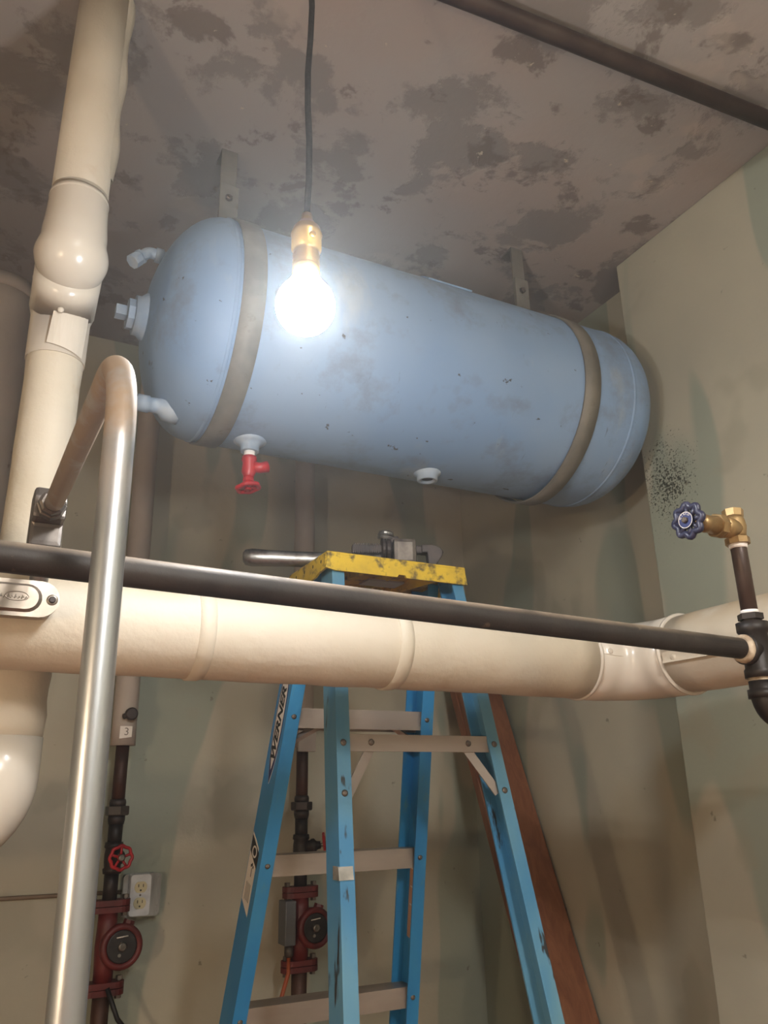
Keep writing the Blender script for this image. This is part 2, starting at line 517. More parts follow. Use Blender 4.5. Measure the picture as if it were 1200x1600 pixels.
def text(body, size, mat, h=0.0004, shear=0.0, bold=0.0, align='CENTER', sx=1.0):
    cu = bpy.data.curves.new('tmp', 'FONT'); cu.body = body; cu.size = size; cu.extrude = h; cu.shear = shear
    cu.offset = bold; cu.align_x = align; cu.align_y = 'CENTER'; cu.resolution_u = 3
    ob = bpy.data.objects.new('tmp', cu)
    me = bpy.data.meshes.new_from_object(ob)
    b = MB()
    b.add([mat @ Vector((p.co.x * sx, p.co.y, p.co.z + h)) for p in me.vertices], [tuple(p.vertices) for p in me.polygons], False)
    bpy.data.objects.remove(ob); bpy.data.curves.remove(cu); bpy.data.meshes.remove(me)
    return b
def hexprof(r): return r

# ------------------------------------------------------------------ room shell
H = 1.512; FL = -ZC
XL, XP, XR = -2.4, 1.598, 1.70
YF, YC, YB = -2.6, 1.50, 2.59
T = 0.12
struct('floor', MB().box(((XL + XR) / 2, (YF + YB) / 2, FL - T / 2), (XR - XL + 2 * T, YB - YF + 2 * T, T)), 'floor')
struct('ceiling', MB().box(((XL + XR) / 2, (YF + YB) / 2, H + T / 2), (XR - XL + 2 * T, YB - YF + 2 * T, T)), 'ceiling')
struct('wall_back', MB().box(((XL + XR) / 2, YB + T / 2, (H + FL) / 2), (XR - XL, T, H - FL)), 'wall')
struct('wall_left', MB().box((XL - T / 2, (YF + YB) / 2, (H + FL) / 2), (T, YB - YF, H - FL)), 'wall')
struct('wall_front', MB().box(((XL + XR) / 2, YF - T / 2, (H + FL) / 2), (XR - XL, T, H - FL)), 'wall')
struct('wall_right', MB().box((XR + T / 2, (YC + YB) / 2, (H + FL) / 2), (T, YB - YC, H - FL)), 'wall')
struct('wall_right_pier', MB().box(((XP + XR + T) / 2, (YF + YC) / 2, (H + FL) / 2), (XR + T - XP, YC - YF, H - FL), bevel=0.004), 'pier')

# ------------------------------------------------------------------ blue expansion tank
TY, TZ, TR = 1.565, 0.987, 0.249
XW0, A0, XW1, A1 = 0.368, 0.135, 1.425, 0.145
t = thing('expansion_tank', 'large pale blue cylindrical steel tank strapped horizontally under the ceiling', 'tank', ((XW0 + XW1) / 2, TY, TZ - TR))
prof = []
for i in range(13):
    a = i / 12 * PI / 2
    prof.append((XW0 - A0 * math.cos(a), TR * math.sin(a)))
for i in range(1, 13):
    prof.append((XW0 + (XW1 - XW0) * i / 12, TR))
for i in range(1, 13):
    a = i / 12 * PI / 2
    prof.append((XW1 + A1 * math.sin(a), TR * math.cos(a)))
MB().lathe((0, TY, TZ), (1, 0, 0), prof, 72).build('shell', 'tank', t)
for xw, nm in ((XW0 + 0.003, 'weld_seam'), (XW1 - 0.012, 'weld_seam')):
    MB().lathe((xw, TY, TZ), (1, 0, 0), [(-0.006, TR - 0.002), (-0.003, TR + 0.0018), (0.003, TR + 0.0018), (0.006, TR - 0.002)], 72).build(nm, 'tank', t)
# head nozzles at the near-left end
def dome_x(dy, dz):
    q = max(0.0, 1 - (dy * dy + dz * dz) / TR ** 2)
    return XW0 - A0 * math.sqrt(q)
n1 = MB()
dz = 0.165
x0 = dome_x(0, dz)
n1.tube(fillet([(x0 + 0.03, TY, TZ + dz), (x0 - 0.035, TY, TZ + dz + 0.004), (x0 - 0.062, TY - 0.004, TZ + dz - 0.03)], 0.018, 5), 0.0125, 14)
n1.lathe((x0 - 0.004, TY, TZ + dz + 0.001), (-1, 0, 0.04), [(0, 0.017), (0.016, 0.017)], 14)
n1.lathe((x0 - 0.05, TY - 0.002, TZ + dz - 0.013), Vector((-0.027, -0.004, -0.034)), [(0, 0.0165), (0.006, 0.0165), (0.006, 0.0135), (0.012, 0.0135), (0.012, 0.0165), (0.03, 0.0165)], 8, False)
o = n1.build('elbow_nipple', 'nozzle', t); o['label'] = 'capped elbow nipple high on the tank end'
n2 = MB()
x0 = dome_x(0, 0)
n2.lathe((x0 + 0.014, TY, TZ), (-1, 0, 0), [(0, 0.055), (0.014, 0.052), (0.024, 0.043), (0.034, 0.043)], 24)
o = n2.build('bushing', 'nozzle', t)
MB().lathe((x0 - 0.02, TY, TZ), (-1, 0, 0), [(0, 0.034), (0.014, 0.034)], 8, False).build('reducer', 'nozzle', o)
MB().lathe((x0 - 0.034, TY, TZ), (-1, 0, 0), [(0, 0.0165), (0.024, 0.0165)], 4, False, PI / 4).build('square_plug', 'nozzle', o)
n3 = MB()
dz = -0.205
x0 = dome_x(0, dz)
n3.lathe((x0 + 0.03, TY, TZ + dz), (-1, 0, 0), [(0, 0.032), (0.03, 0.028), (0.04, 0.017), (0.06, 0.016), (0.06, 0.0185), (0.085, 0.0185), (0.085, 0.015), (0.15, 0.015)], 18)
o = n3.build('drain_nipple', 'nozzle', t); o['label'] = 'straight nipple low on the tank end'
# bottom couplings
zb = TZ - TR
MB().lathe((0.484, TY, zb + 0.006), (0, 0, -1), [(0, 0.036), (0.006, 0.036), (0.010, 0.030), (0.016, 0.021), (0.030, 0.020)], 24).build('bottom_coupling', 'nozzle', t)
o = MB().lathe((0.935, TY, zb + 0.006), (0, 0, -1), [(0, 0.036), (0.006, 0.034), (0.012, 0.026), (0.024, 0.025), (0.024, 0.017), (0.010, 0.016)], 24).build('bottom_boss', 'nozzle', t)
MB().lathe((0.935, TY, zb + 0.000), (0, 0, -1), [(0, 0.016), (0.012, 0.0155)], 16).build('pipe_plug', 'dark', o)
# riveted-on plate near the top of the barrel
pl = MB()
nseg = 8
for lay, rr in ((0, TR + 0.0005), (1, TR + 0.0045)):
    for i in range(nseg + 1):
        a = math.radians(22 + 20 * i / nseg)
        for x in (0.86, 0.985):
            pl.v.append((x, TY - rr * math.sin(a), TZ + rr * math.cos(a)))
k0 = 2 * (nseg + 1)
for i in range(nseg):
    pl.f.append((k0 + 2 * i, k0 + 2 * i + 1, k0 + 2 * i + 3, k0 + 2 * i + 2)); pl.s.append(True)
    pl.f += [(2 * i, 2 * i + 2, k0 + 2 * i + 2, k0 + 2 * i), (2 * i + 1, k0 + 2 * i + 1, k0 + 2 * i + 3, 2 * i + 3)]; pl.s += [False, False]
pl.f += [(0, k0, k0 + 1, 1), (2 * nseg, 2 * nseg + 1, k0 + 2 * nseg + 1, k0 + 2 * nseg)]; pl.s += [False, False]
pl.build('name_plate', 'tank', t)

# ------------------------------------------------------------------ tank hangers (band + strap + bolt)
def hanger(x, label, gap):
    g = thing('tank_hanger', label, 'hanger', (x, TY, TZ - TR - 0.006), 'steel hangers carrying the blue tank')
    b = MB()
    N = 72; wd = 0.024
    V = []; F = []
    for i in range(N + 1):
        a = -PI + 2 * PI * i / N          # 0 = top
        s = gap * math.exp(-((abs(a) - PI) / 0.55) ** 2)       # the band sags a little under the tank
        for rr in (TR + 0.0012, TR + 0.0055):
            for dx in (-wd, wd):
                V.append((x + dx, TY + (rr + s) * math.sin(a), TZ + (rr + s) * math.cos(a)))
    for i in range(N):
        o = 4 * i; p = 4 * (i + 1)
        F += [(o + 2, o + 3, p + 3, p + 2), (o, p, p + 1, o + 1), (o, o + 2, p + 2, p), (o + 1, p + 1, p + 3, o + 3)]
    b.add(V, F, True)
    for i in range(len(F)):
        b.s[i] = (i % 4) < 2
    b.build('band', 'band', g)
    ztop = TZ + TR
    MB().box((x, TY - 0.008, (ztop + 0.004 + ztop + 0.165) / 2), (0.046, 0.005, 0.161), bevel=0.001).build('clamp_plate', 'band', g)
    MB().box((x - 0.002, TY, (ztop + 0.02 + H) / 2), (0.040, 0.006, H - ztop - 0.02), bevel=0.001).build('strap', 'hanger', g)
    MB().box((x - 0.002, TY + 0.024, H - 0.004), (0.040, 0.05, 0.0075), bevel=0.001).build('ceiling_foot', 'hanger', g)
    zb_ = ztop + 0.125
    MB().lathe((x - 0.001, TY - 0.009, zb_), (0, -1, 0), [(0, 0.011), (0.002, 0.011), (0.002, 0.0085), (0.009, 0.0085), (0.011, 0.006)], 6, False).build('bolt', 'rivet', g)
hanger(0.404, 'grey steel band and ceiling strap round the tank near the lit bulb', 0.0)
hanger(1.272, 'grey steel band and ceiling strap round the tank near the corner pier', 0.012)

# ------------------------------------------------------------------ hand wheel builder
def handwheel(o, axis, R, lobes, rim, spokes, amp):
    axis = Vector(axis).normalized()
    a = Vector((0, 0, 1)) if abs(axis.z) < 0.9 else Vector((1, 0, 0))
    u = (a - axis * a.dot(axis)).normalized(); v = axis.cross(u); o = Vector(o)
    b = MB()
    pts = []
    n = lobes * 8
    for i in range(n):
        q = 2 * PI * i / n
        rr = R * (1 + amp * math.cos(lobes * q))
        pts.append(o + (u * math.cos(q) + v * math.sin(q)) * rr)
    b.tube(pts, rim, 8, closed=True)
    for i in range(spokes):
        q = 2 * PI * (i + 0.5 * (amp < 0)) / spokes
        d = u * math.cos(q) + v * math.sin(q)
        b.tube([o + d * R * 0.25 - axis * rim * 0.3, o + d * R * 0.97], [rim * 0.8, rim * 0.8], 8)
    b.lathe(o - axis * rim * 1.1, axis, [(0, R * 0.32), (rim * 1.8, R * 0.32), (rim * 2.2, R * 0.26)], 18)
    return b

# ------------------------------------------------------------------ red drain valve under the tank
t = thing('drain_valve', 'small red drain valve with round handle hanging under the blue tank', 'valve', (0.484, TY, zb - 0.13))
MB().lathe((0.484, TY, zb - 0.022), (0, 0, -1), [(0, 0.0125), (0.018, 0.0125)], 16).build('taped_nipple', 'teflon', t)
b = MB()
b.lathe((0.484, TY, zb - 0.036), (0, 0, -1), [(0, 0.016), (0.008, 0.017), (0.014, 0.014), (0.036, 0.016), (0.045, 0.012), (0.052, 0.010)], 16)
b.tube([(0.484, TY, zb - 0.058), (0.508, TY - 0.006, zb - 0.060), (0.524, TY - 0.008, zb - 0.055)], [0.012, 0.012, 0.013], 14)
b.build('body', 'red', t)
MB().lathe((0.484, TY, zb - 0.086), (0, 0, -1), [(0, 0.012), (0.008, 0.013), (0.014, 0.008), (0.028, 0.007)], 8, False).build('bonnet', 'red', t)
b = handwheel((0.484, TY, zb - 0.108), (0.15, -0.1, -1), 0.023, 6, 0.005, 4, 0.07)
b.build('handwheel', 'red', t)

# ------------------------------------------------------------------ pendant bulb(s)
def pendant(p, label, mat):
    x, y, z = p
    t = thing('pendant_bulb', label, 'lamp', (x, y, z - 0.036))
    R = 0.0355
    prof = [(0, 0.0)]
    for i in range(1, 19):
        a = PI * i / 24
        prof.append((R - R * math.cos(a), R * math.sin(a)))
    prof += [(0.066, 0.0215), (0.074, 0.0165), (0.080, 0.0145)]
    MB().lathe((x, y, z - R), (0, 0, 1), prof, 32).build('bulb', mat, t)
    zs = z + 0.044
    s = MB().lathe((x, y, zs), (0, 0, 1), [(0, 0.0145), (0, 0.0165), (0.010, 0.0165), (0.012, 0.0155), (0.014, 0.0168), (0.017, 0.0155), (0.020, 0.0168), (0.023, 0.0155), (0.026, 0.0168), (0.029, 0.0155), (0.034, 0.0165), (0.036, 0.0185), (0.055, 0.0185), (0.057, 0.0195), (0.060, 0.0185), (0.066, 0.017), (0.072, 0.012), (0.080, 0.0075), (0.088, 0.0065)], 28).build('socket', 'brass_socket', t)
    MB().lathe((x + 0.0, y - 0.0185, zs + 0.045), (0, -1, 0), [(0, 0.004), (0.003, 0.004), (0.004, 0.002)], 10).build('switch_stud', 'brass_socket', s)
    pts = []
    n = 14
    for i in range(n + 1):
        zz = zs + 0.084 + (H - 0.006 - zs - 0.084) * i / n
        pts.append((x + 0.0018 * math.sin(i * 1.3), y + 0.0015 * math.cos(i * 1.7), zz))
    MB().tube(pts, 0.0042, 10).build('cord', 'cord', t)
    MB().lathe((x, y, H), (0, 0, -1), [(0, 0.045), (0.008, 0.044), (0.02, 0.02), (0.024, 0.008)], 24).build('ceiling_rose', 'cord', t)
    return t
BP = (0.297, 0.763, 0.548)
pendant(BP, 'glowing round white bulb in a brass socket on a black cord', 'bulb_lit')
pendant((-1.25, -0.35, -0.10), 'bare warm bulb hanging low on a long cord behind the viewpoint', 'bulb_warm_lit')
# the room's fluorescent batten, on the ceiling behind the viewpoint
FXX, FXY, FXZ = 0.35, -1.25, H - 0.40
t = thing('fluorescent_batten', 'twin-tube fluorescent batten hung from the ceiling behind the viewpoint', 'lamp', (FXX, FXY, FXZ - 0.13))
MB().box((FXX, FXY, FXZ - 0.035), (0.07, 1.26, 0.05), bevel=0.006).build('housing', 'white_print', t)
for sx_ in (-0.05, 0.05):
    MB().tube([(FXX + sx_, FXY - 0.6, FXZ - 0.08), (FXX + sx_, FXY + 0.6, FXZ - 0.08)], 0.019, 20).build('tube', 'tube_lit', t)
for sy in (-0.605, 0.605):
    MB().box((FXX, FXY + sy, FXZ - 0.072), (0.14, 0.02, 0.06), bevel=0.003).build('lamp_holder', 'white_print', t)
for sy in (-0.4, 0.4):
    MB().tube([(FXX, FXY + sy, FXZ - 0.02), (FXX, FXY + sy, H)], 0.004, 8).build('hanging_rod', 'rivet', t)

# ------------------------------------------------------------------ white insulated main with elbow
WX, WY, WZ, WR = 1.185, 1.21, 0.236, 0.0725
t = thing('insulated_main_pipe', 'thick white insulated pipe crossing in front of the ladder and turning at an elbow', 'pipe', (0.6, WY, WZ - WR))
x_end = 1.045
def jacket_run(a, b, n, r, seg=40, wob=0.0012):
    a = Vector(a); b = Vector(b)
    pts = [a + (b - a) * (i / n) for i in range(n + 1)]
    rad = [r + random.uniform(-wob, wob) for _ in range(n + 1)]
    return MB().tube(pts, rad, seg)
jacket_run((-2.0, WY, WZ + 0.012), (x_end, WY, WZ), 60, WR - 0.0015).build('jacket', 'canvas', t)
jacket_run((WX, WY - 0.14, WZ), (WX, -2.45, WZ), 60, WR - 0.0015).build('jacket', 'canvas', t)
path = fillet([(x_end - 0.004, WY, WZ), (WX, WY, WZ), (WX, WY - 0.144, WZ)], 0.10, 10)
el = MB().tube(path, WR + 0.0015, 40)
ec = el.build('elbow_cover', 'pvc', t)
MB().lathe((x_end - 0.006, WY, WZ), (1, 0, 0), [(0, WR), (0.001, WR + 0.003), (0.004, WR + 0.003), (0.007, WR + 0.001)], 40).build('cover_lip', 'pvc', ec)
MB().lathe((WX, WY - 0.139, WZ), (0, -1, 0), [(0, WR + 0.001), (0.001, WR + 0.0038), (0.004, WR + 0.0038), (0.006, WR)], 40).build('cover_lip', 'pvc', ec)
def surf(x, ang, r):         # point on the horizontal run, ang measured from facing -Y, upwards positive
    return Vector((x, WY - r * math.cos(ang), WZ + r * math.sin(ang)))
for x, ang in ((1.062, 0.12), (1.10, 0.10)):
    p = surf(x, ang, WR + 0.001)
    MB().lathe(p, p - Vector((x, WY, WZ)), [(0, 0.0055), (0.0012, 0.0055), (0.0018, 0.004)], 12).build('tack', 'pvc', ec)
sm = MB().tube([surf(1.045 + 0.011 * i, 0.04 - 0.03 * math.sin(i / 9 * PI), WR + 0.0012) for i in range(10)], 0.0016, 6)
sm.build('cover_seam', 'pvc', ec)
# jacket laps: raised rings and one long seam
for x in (0.155, 0.29, 0.62):
    MB().lathe((x, WY, WZ + 0.012 * (x_end - x) / 3.0), (1, 0, 0), [(0, WR - 0.003), (0.0005, WR + 0.0012), (0.018, WR + 0.0008), (0.03, WR - 0.003)], 40).build('jacket_lap', 'canvas', t)
def ysurf(y, ang, r):
    return Vector((WX - r * math.cos(ang), y, WZ + r * math.sin(ang)))
sv, sf_ = [], []
for i in range(31):
    y = WY - 0.15 - i * 0.06
    for a in (-0.30, -0.22, -0.14, -0.05):
        rr = WR + 0.0012 + (0.0045 if a < -0.25 else 0)
        sv.append(ysurf(y, a - 0.02 * math.sin(i * 0.8), rr))
for i in range(30):
    for j in range(3):
        sf_.append((4 * i + j, 4 * i + j + 1, 4 * i + 5 + j, 4 * i + 4 + j))
lp = MB().add(sv, sf_, True)
lp.build('jacket_flap', 'canvas', t)
MB().lathe(ysurf(WY - 0.175, -0.22, WR + 0.001), (-1, 0, -0.2), [(0, 0.007), (0.002, 0.006), (0.003, 0.003)], 12).build('tack', 'canvas', t)

# ------------------------------------------------------------------ left riser with offset (two verticals joined by a swept offset)
RX = 0.062
YU, YLo = 1.275, 1.37
RR = 0.047
t = thing('insulated_riser', 'glossy white insulated riser with a bulging offset beside the tank end', 'pipe', (RX, YLo, -0.11))
MB().tube([(RX, YU, H), (RX, YU, 1.3), (RX, YU, 1.02)], [RR, RR + 0.001, RR + 0.001], 36).build('upper_jacket', 'canvas', t)
zj = 0.885
path = fillet([(RX, YU, 1.01), (RX, YU - 0.004, 0.890), (RX, YU + 0.058, 0.868)], 0.045, 14)
rad = []
for i in range(len(path)):
    q = i / (len(path) - 1)
    rad.append(RR + 0.003 + 0.0115 * math.sin(min(1.0, q * 1.02) * PI * 0.86) ** 1.3)
path = [path[0]] + [Vector(path[0]).lerp(Vector(path[1]), j / 8) for j in range(1, 8)] + path[1:]
rad = [RR + 0.003 + (rad[1] - RR - 0.003 + 0.004) * (j / 8) ** 2 for j in range(8)] + [max(r_, RR + 0.007 - 0.0 * r_) for r_ in rad[1:]]
oc = MB().tube(path, rad, 40).build('offset_cover', 'pvc', t)
MB().lathe((RX, YU, 1.002), (0, 0, 1), [(0, RR + 0.003), (0.001, RR + 0.0038), (0.008, RR + 0.003), (0.010, RR)], 36).build('cover_lip', 'pvc', oc)
e_dir = (Vector(path[-1]) - Vector(path[-2])).normalized()
MB().lathe(Vector(path[-1]) - e_dir * 0.004, e_dir, [(0, rad[-1] - 0.001), (0.001, rad[-1] + 0.0022), (0.004, rad[-1] + 0.0022), (0.005, rad[-1] - 0.001)], 40).build('cover_rim', 'pvc', oc)
path = fillet([(RX, YU + 0.03, 0.878), (RX, YLo - 0.004, zj - 0.062), (RX, YLo, zj - 0.155)], 0.02, 6)
MB().tube(path, [RR + 0.009 - 0.0065 * i / (len(path) - 1) for i in range(len(path))], 40).build('lower_cover', 'pvc', oc)
def rs(a, z, r=RR + 0.0055, y0=YLo):
    return Vector((RX + r * math.sin(a), y0 - r * math.cos(a), z))
p = rs(-0.1, zj - 0.085, RR + 0.004, YLo - 0.012)
MB().lathe(p, (-0.1, -1, 0), [(0, 0.006), (0.003, 0.005), (0.004, 0.002)], 12).build('tack', 'pvc', oc)
fl = MB()
V, F = [], []
for i in range(7):
    for j in range(2):
        z = [zj - 0.075, zj - 0.145][j] - 0.012 * (i / 6) * j
        for rr in (RR + 0.001, RR + 0.0045):
            V.append(rs(-0.28 - 0.1 * j + (1.2 * i / 6), z, rr + 0.003, YLo - 0.006 * (1 - j)))
for i in range(6):
    o_ = 4 * i
    F += [(o_ + 1, o_ + 3, o_ + 7, o_ + 5), (o_ + 2, o_ + 6, o_ + 7, o_ + 3), (o_, o_ + 1, o_ + 5, o_ + 4)]
F += [(0, 2, 3, 1), (24, 25, 27, 26)]
fl.add(V, F, False)
fl.build('cover_flap', 'pvc', oc)
MB().tube([rs(0.05, zj - 0.118, RR + 0.006), rs(0.45, zj - 0.128, RR + 0.006)], 0.0035, 8).build('flap_rib', 'pvc', oc)
jacket_run((RX, YLo, zj - 0.13), (RX, YLo, 0.10), 20, RR, 36).build('lower_jacket', 'canvas', t)
jacket_run((RX - 0.004, YLo - 0.01, 0.32), (RX - 0.006, YLo - 0.012, 0.085), 12, RR + 0.012, 36, 0.0015).build('lower_jacket', 'canvas', t)
# long overlap edge down the upper jacket
sv, sf_ = [], []
for i in range(25):
    z = H - 0.002 - i * 0.0185
    for a, rr in ((1.02, RR + 0.0005), (1.20, RR + 0.004 + 0.003 * math.sin(i * 0.7)), (1.45, RR + 0.0075 + 0.003 * math.sin(i * 0.7)), (1.9, RR + 0.002)):
        sv.append(rs(a, z, rr, YU))
for i in range(24):
    for j in range(3):
        sf_.append((4 * i + j, 4 * i + j + 1, 4 * i + 5 + j, 4 * i + 4 + j))
MB().add(sv, sf_, True).build('jacket_flap', 'canvas', t)
# bottom elbow turning away to the left
path = fillet([(RX - 0.006, YLo - 0.012, 0.09), (RX - 0.006, YLo - 0.012, -0.035), (RX - 0.20, YLo - 0.03, -0.05)], 0.075, 10)
MB().tube(path, RR + 0.0125, 36).build('bottom_elbow_cover', 'pvc', t)
MB().tube([(RX - 0.19, YLo - 0.029, -0.049), (-1.6, YLo - 0.20, -0.16)], RR + 0.008, 36).build('side_jacket', 'canvas', t)

# ------------------------------------------------------------------ old riser in the far left corner
t = thing('old_riser', 'thick old stained insulated riser at the far left meeting the ceiling', 'pipe', (-0.075, 2.44, FL))
jacket_run((-0.075, 2.44, H), (-0.075, 2.44, FL), 40, 0.11, 40, 0.002).build('jacket', 'canvas_old', t)
MB().lathe((-0.075, 2.44, H), (0, 0, -1), [(0, 0.118), (0.03, 0.117), (0.04, 0.11)], 40).build('top_band', 'canvas_old', t)

# ------------------------------------------------------------------ black iron pipe, tee, brass valve
BY = 0.72
def bz(x): return 0.1945 - 0.0252 * x
t = thing('black_iron_pipe', 'long dusty black iron pipe running across in front of the white pipe', 'pipe', (0.3, BY, bz(0.3) - 0.0134))
MB().tube([(-2.0 + 0.145 * i, BY, bz(-2.0 + 0.145 * i)) for i in range(21)], 0.0136, 24).build('pipe', 'iron_dusty', t)
MB().lathe((0.897, BY, bz(0.9)), (1, 0, -0.025), [(0, 0.0155), (0.004, 0.0185), (0.009, 0.0195)], 20).build('pipe_dope_ring', 'dope', t)
TX, TZ2 = 0.928, 0.171
t = thing('pipe_tee', 'black iron tee with elbow joining the black pipe at the right', 'pipe fitting', (TX, BY, TZ2 - 0.09))
b = MB()
b.lathe((TX, BY, TZ2 - 0.036), (0, 0, 1), [(0, 0.0195), (0.010, 0.0195), (0.013, 0.0175), (0.058, 0.0175), (0.061, 0.0205), (0.073, 0.0205)], 24)
b.lathe((TX, BY, TZ2), (-1, 0, 0), [(0.0, 0.0165), (0.014, 0.0165), (0.016, 0.020), (0.024, 0.020)], 24)
b.build('body', 'iron', t)
MB().lathe((TX, BY, TZ2 + 0.037), (0, 0, 1), [(0, 0.0125), (0.004, 0.0125), (0.004, 0.0165), (0.012, 0.0165)], 6, False).build('hex_bushing', 'iron', t)
MB().lathe((TX, BY, TZ2 - 0.042), (0, 0, 1), [(0, 0.015), (0.007, 0.0165)], 20).build('pipe_dope_ring', 'dope', t)
path = fillet([(TX, BY, TZ2 - 0.04), (TX, BY, TZ2 - 0.085), (TX + 0.05, BY, TZ2 - 0.085)], 0.028, 8)
b = MB().tube(path, 0.0165, 24)
b.lathe((TX, BY, TZ2 - 0.062), (0, 0, 1), [(0, 0.0195), (0.011, 0.0195)], 24)
b.lathe((TX + 0.036, BY, TZ2 - 0.085), (1, 0, 0), [(0, 0.0205), (0.013, 0.0205)], 24)
b.build('elbow', 'iron', t)
tag(MB().tube([(TX + 0.045, BY, TZ2 - 0.085), (1.30, BY, TZ2 - 0.087), (XP, BY, TZ2 - 0.088)], 0.0134, 20).build('branch_pipe', 'iron'), 'short black iron pipe from the elbow into the right wall', 'pipe')
t = thing('pipe_nipple', 'short brown iron pipe standing between the black tee and the brass valve', 'pipe', (TX, BY, TZ2 + 0.049))
MB().tube([(TX, BY, TZ2 + 0.047), (TX, BY, 0.31), (TX, BY, 0.328)], 0.0108, 20).build('pipe', 'iron_brown', t)
MB().lathe((TX, BY, TZ2 + 0.049), (0, 0, 1), [(0, 0.0125), (0.005, 0.0115)], 20).build('thread_tape', 'teflon', t)
MB().lathe((TX, BY, 0.312), (0, 0, 1), [(0, 0.0118), (0.008, 0.0125)], 20).build('thread_tape', 'teflon', t)
t = thing('brass_valve', 'brass globe valve with a blue lobed handwheel on the right', 'valve', (TX, BY, 0.318))
b = MB()
b.lathe((TX, BY, 0.318), (0, 0, 1), [(0, 0.0165), (0.009, 0.0165), (0.009, 0.0135)], 8, False)
b.lathe((TX, BY, 0.327), (0, 0, 1), [(0, 0.0125), (0.006, 0.0135), (0.016, 0.0155), (0.026, 0.014), (0.032, 0.012)], 20)
b.lathe((TX, BY, 0.358), (0.06, 0.02, 1), [(0, 0.0135), (0.010, 0.0145), (0.010, 0.010), (0.003, 0.009)], 8, False)
wax = Vector((-1, -0.06, -0.03)).normalized()
wc = Vector((0.828, 0.712, 0.337))
bo = wc - wax * 0.10
b.lathe(bo, wax, [(-0.0, 0.012), (0.018, 0.0145), (0.034, 0.0165)], 20)
b.build('body', 'brass', t)
b = MB().lathe(bo, wax, [(0.032, 0.0165), (0.040, 0.0175), (0.046, 0.0165)], 8, False)
b.lathe(bo, wax, [(0.046, 0.0135), (0.062, 0.0115), (0.064, 0.0125), (0.074, 0.0125), (0.078, 0.008)], 18)
b.build('bonnet', 'brass', t)
MB().lathe(bo, wax, [(0.07, 0.004), (0.099, 0.004)], 12).build('stem', 'brass', t)
b = handwheel(wc, wax, 0.0205, 8, 0.0044, 8, 0.12)
hw = b.build('handwheel', 'blue_wheel', t)
face = wc + wax * 0.0050
uu = Vector((0, 1, 0)); uu = (uu - wax * uu.dot(wax)).normalized() * -1
fm = frame(face, uu, Vector((0, 0, 1)))
if (fm.to_3x3() @ Vector((0, 0, 1))).dot(wax) < 0:
    fm = frame(face, -uu, Vector((0, 0, 1)))
MB().prism(circle(0.0112, 28), 0.0008, fm).build('badge', 'navy', hw)
plate(circle(0.0112, 28), [circle(0.0104, 28)], 0.0004, fm @ Matrix.Translation((0, 0, 0.0008))).build('badge_ring', 'white_print', hw)
lt = MB()
for ch, ang in zip('NIBCO', (150, 122, 97, 72, 45)):
    a = math.radians(ang)
    mm = fm @ Matrix.Translation((0.0082 * math.cos(a), 0.0082 * math.sin(a), 0.0008)) @ Matrix.Rotation(a - PI / 2, 4, 'Z')
    q = text(ch, 0.0042, mm, 0.0002)
    lt.add(q.v, q.f, False)
lt.build('lettering', 'white_print', hw)
MB().lathe(face + wax * 0.0008, wax, [(0, 0.0045), (0.003, 0.0045), (0.004, 0.003)], 6, False).build('wheel_nut', 'rivet', hw)

# ------------------------------------------------------------------ pipe under the ceiling, top right
tag(MB().tube([(-1.6, 1.11, H - 0.03), (0.0, 1.00, H - 0.03), (0.74, 0.94, H - 0.03), (XP, 0.878, H - 0.03)], 0.0195, 24).build('ceiling_pipe', 'iron_brown'), 'dark brown iron pipe running close under the ceiling at the top right', 'pipe')

# ------------------------------------------------------------------ bent conduit on the left
CX = 0.080
t = thing('bent_conduit', 'shiny galvanised conduit rising in the foreground and bending back at the top', 'conduit', (CX, 0.584, FL))
path = [(CX + 0.004, 0.580, FL), (CX + 0.003, 0.582, -0.6)] + fillet([(CX, 0.584, 0.0), (CX - 0.003, 0.584, 0.349), (CX - 0.012, 1.085, 0.361)], 0.085, 16)
MB().tube(path, 0.0117, 28).build('tube', 'conduit', t)
LX, LY = 0.066, 1.112
t2 = thing('pulling_elbow', 'grey cast conduit elbow where the bent conduit turns down', 'conduit fitting', (LX, LY, 0.30))
b = MB()
poly = [(-0.042, 0.0), (-0.042, 0.014), (-0.028, 0.030), (0.016, 0.030), (0.022, 0.024), (0.022, -0.045), (0.014, -0.056), (-0.014, -0.056), (-0.018, -0.045), (-0.018, -0.016), (-0.042, -0.016)]
mm = Matrix(((0, 0, 1, LX - 0.0205), (1, 0, 0, LY), (0, 1, 0, 0.362), (0, 0, 0, 1)))
b.prism(poly, 0.041, mm)
b.bevel(0.005)
b.build('body', 'cast_dark', t2)
b = MB().lathe((LX + 0.001, LY - 0.066, 0.3605), (0, 1, 0.02), [(0, 0.0135), (0.002, 0.0165), (0.012, 0.0165), (0.013, 0.0185), (0.026, 0.0185)], 8, False)
b.build('compression_nut', 'cast_dark', t2)
MB().lathe((LX, LY - 0.001, 0.308), (0, 0, -1), [(0, 0.0165), (0.006, 0.0165)], 20).build('hub', 'cast_dark', t2)
tag(MB().tube([(LX, LY + 0.002, 0.304), (LX, LY + 0.002, 0.27)], 0.0117, 20).build('conduit_nipple', 'galv'), 'short grey conduit stub between the cast elbow and the oval box', 'conduit')
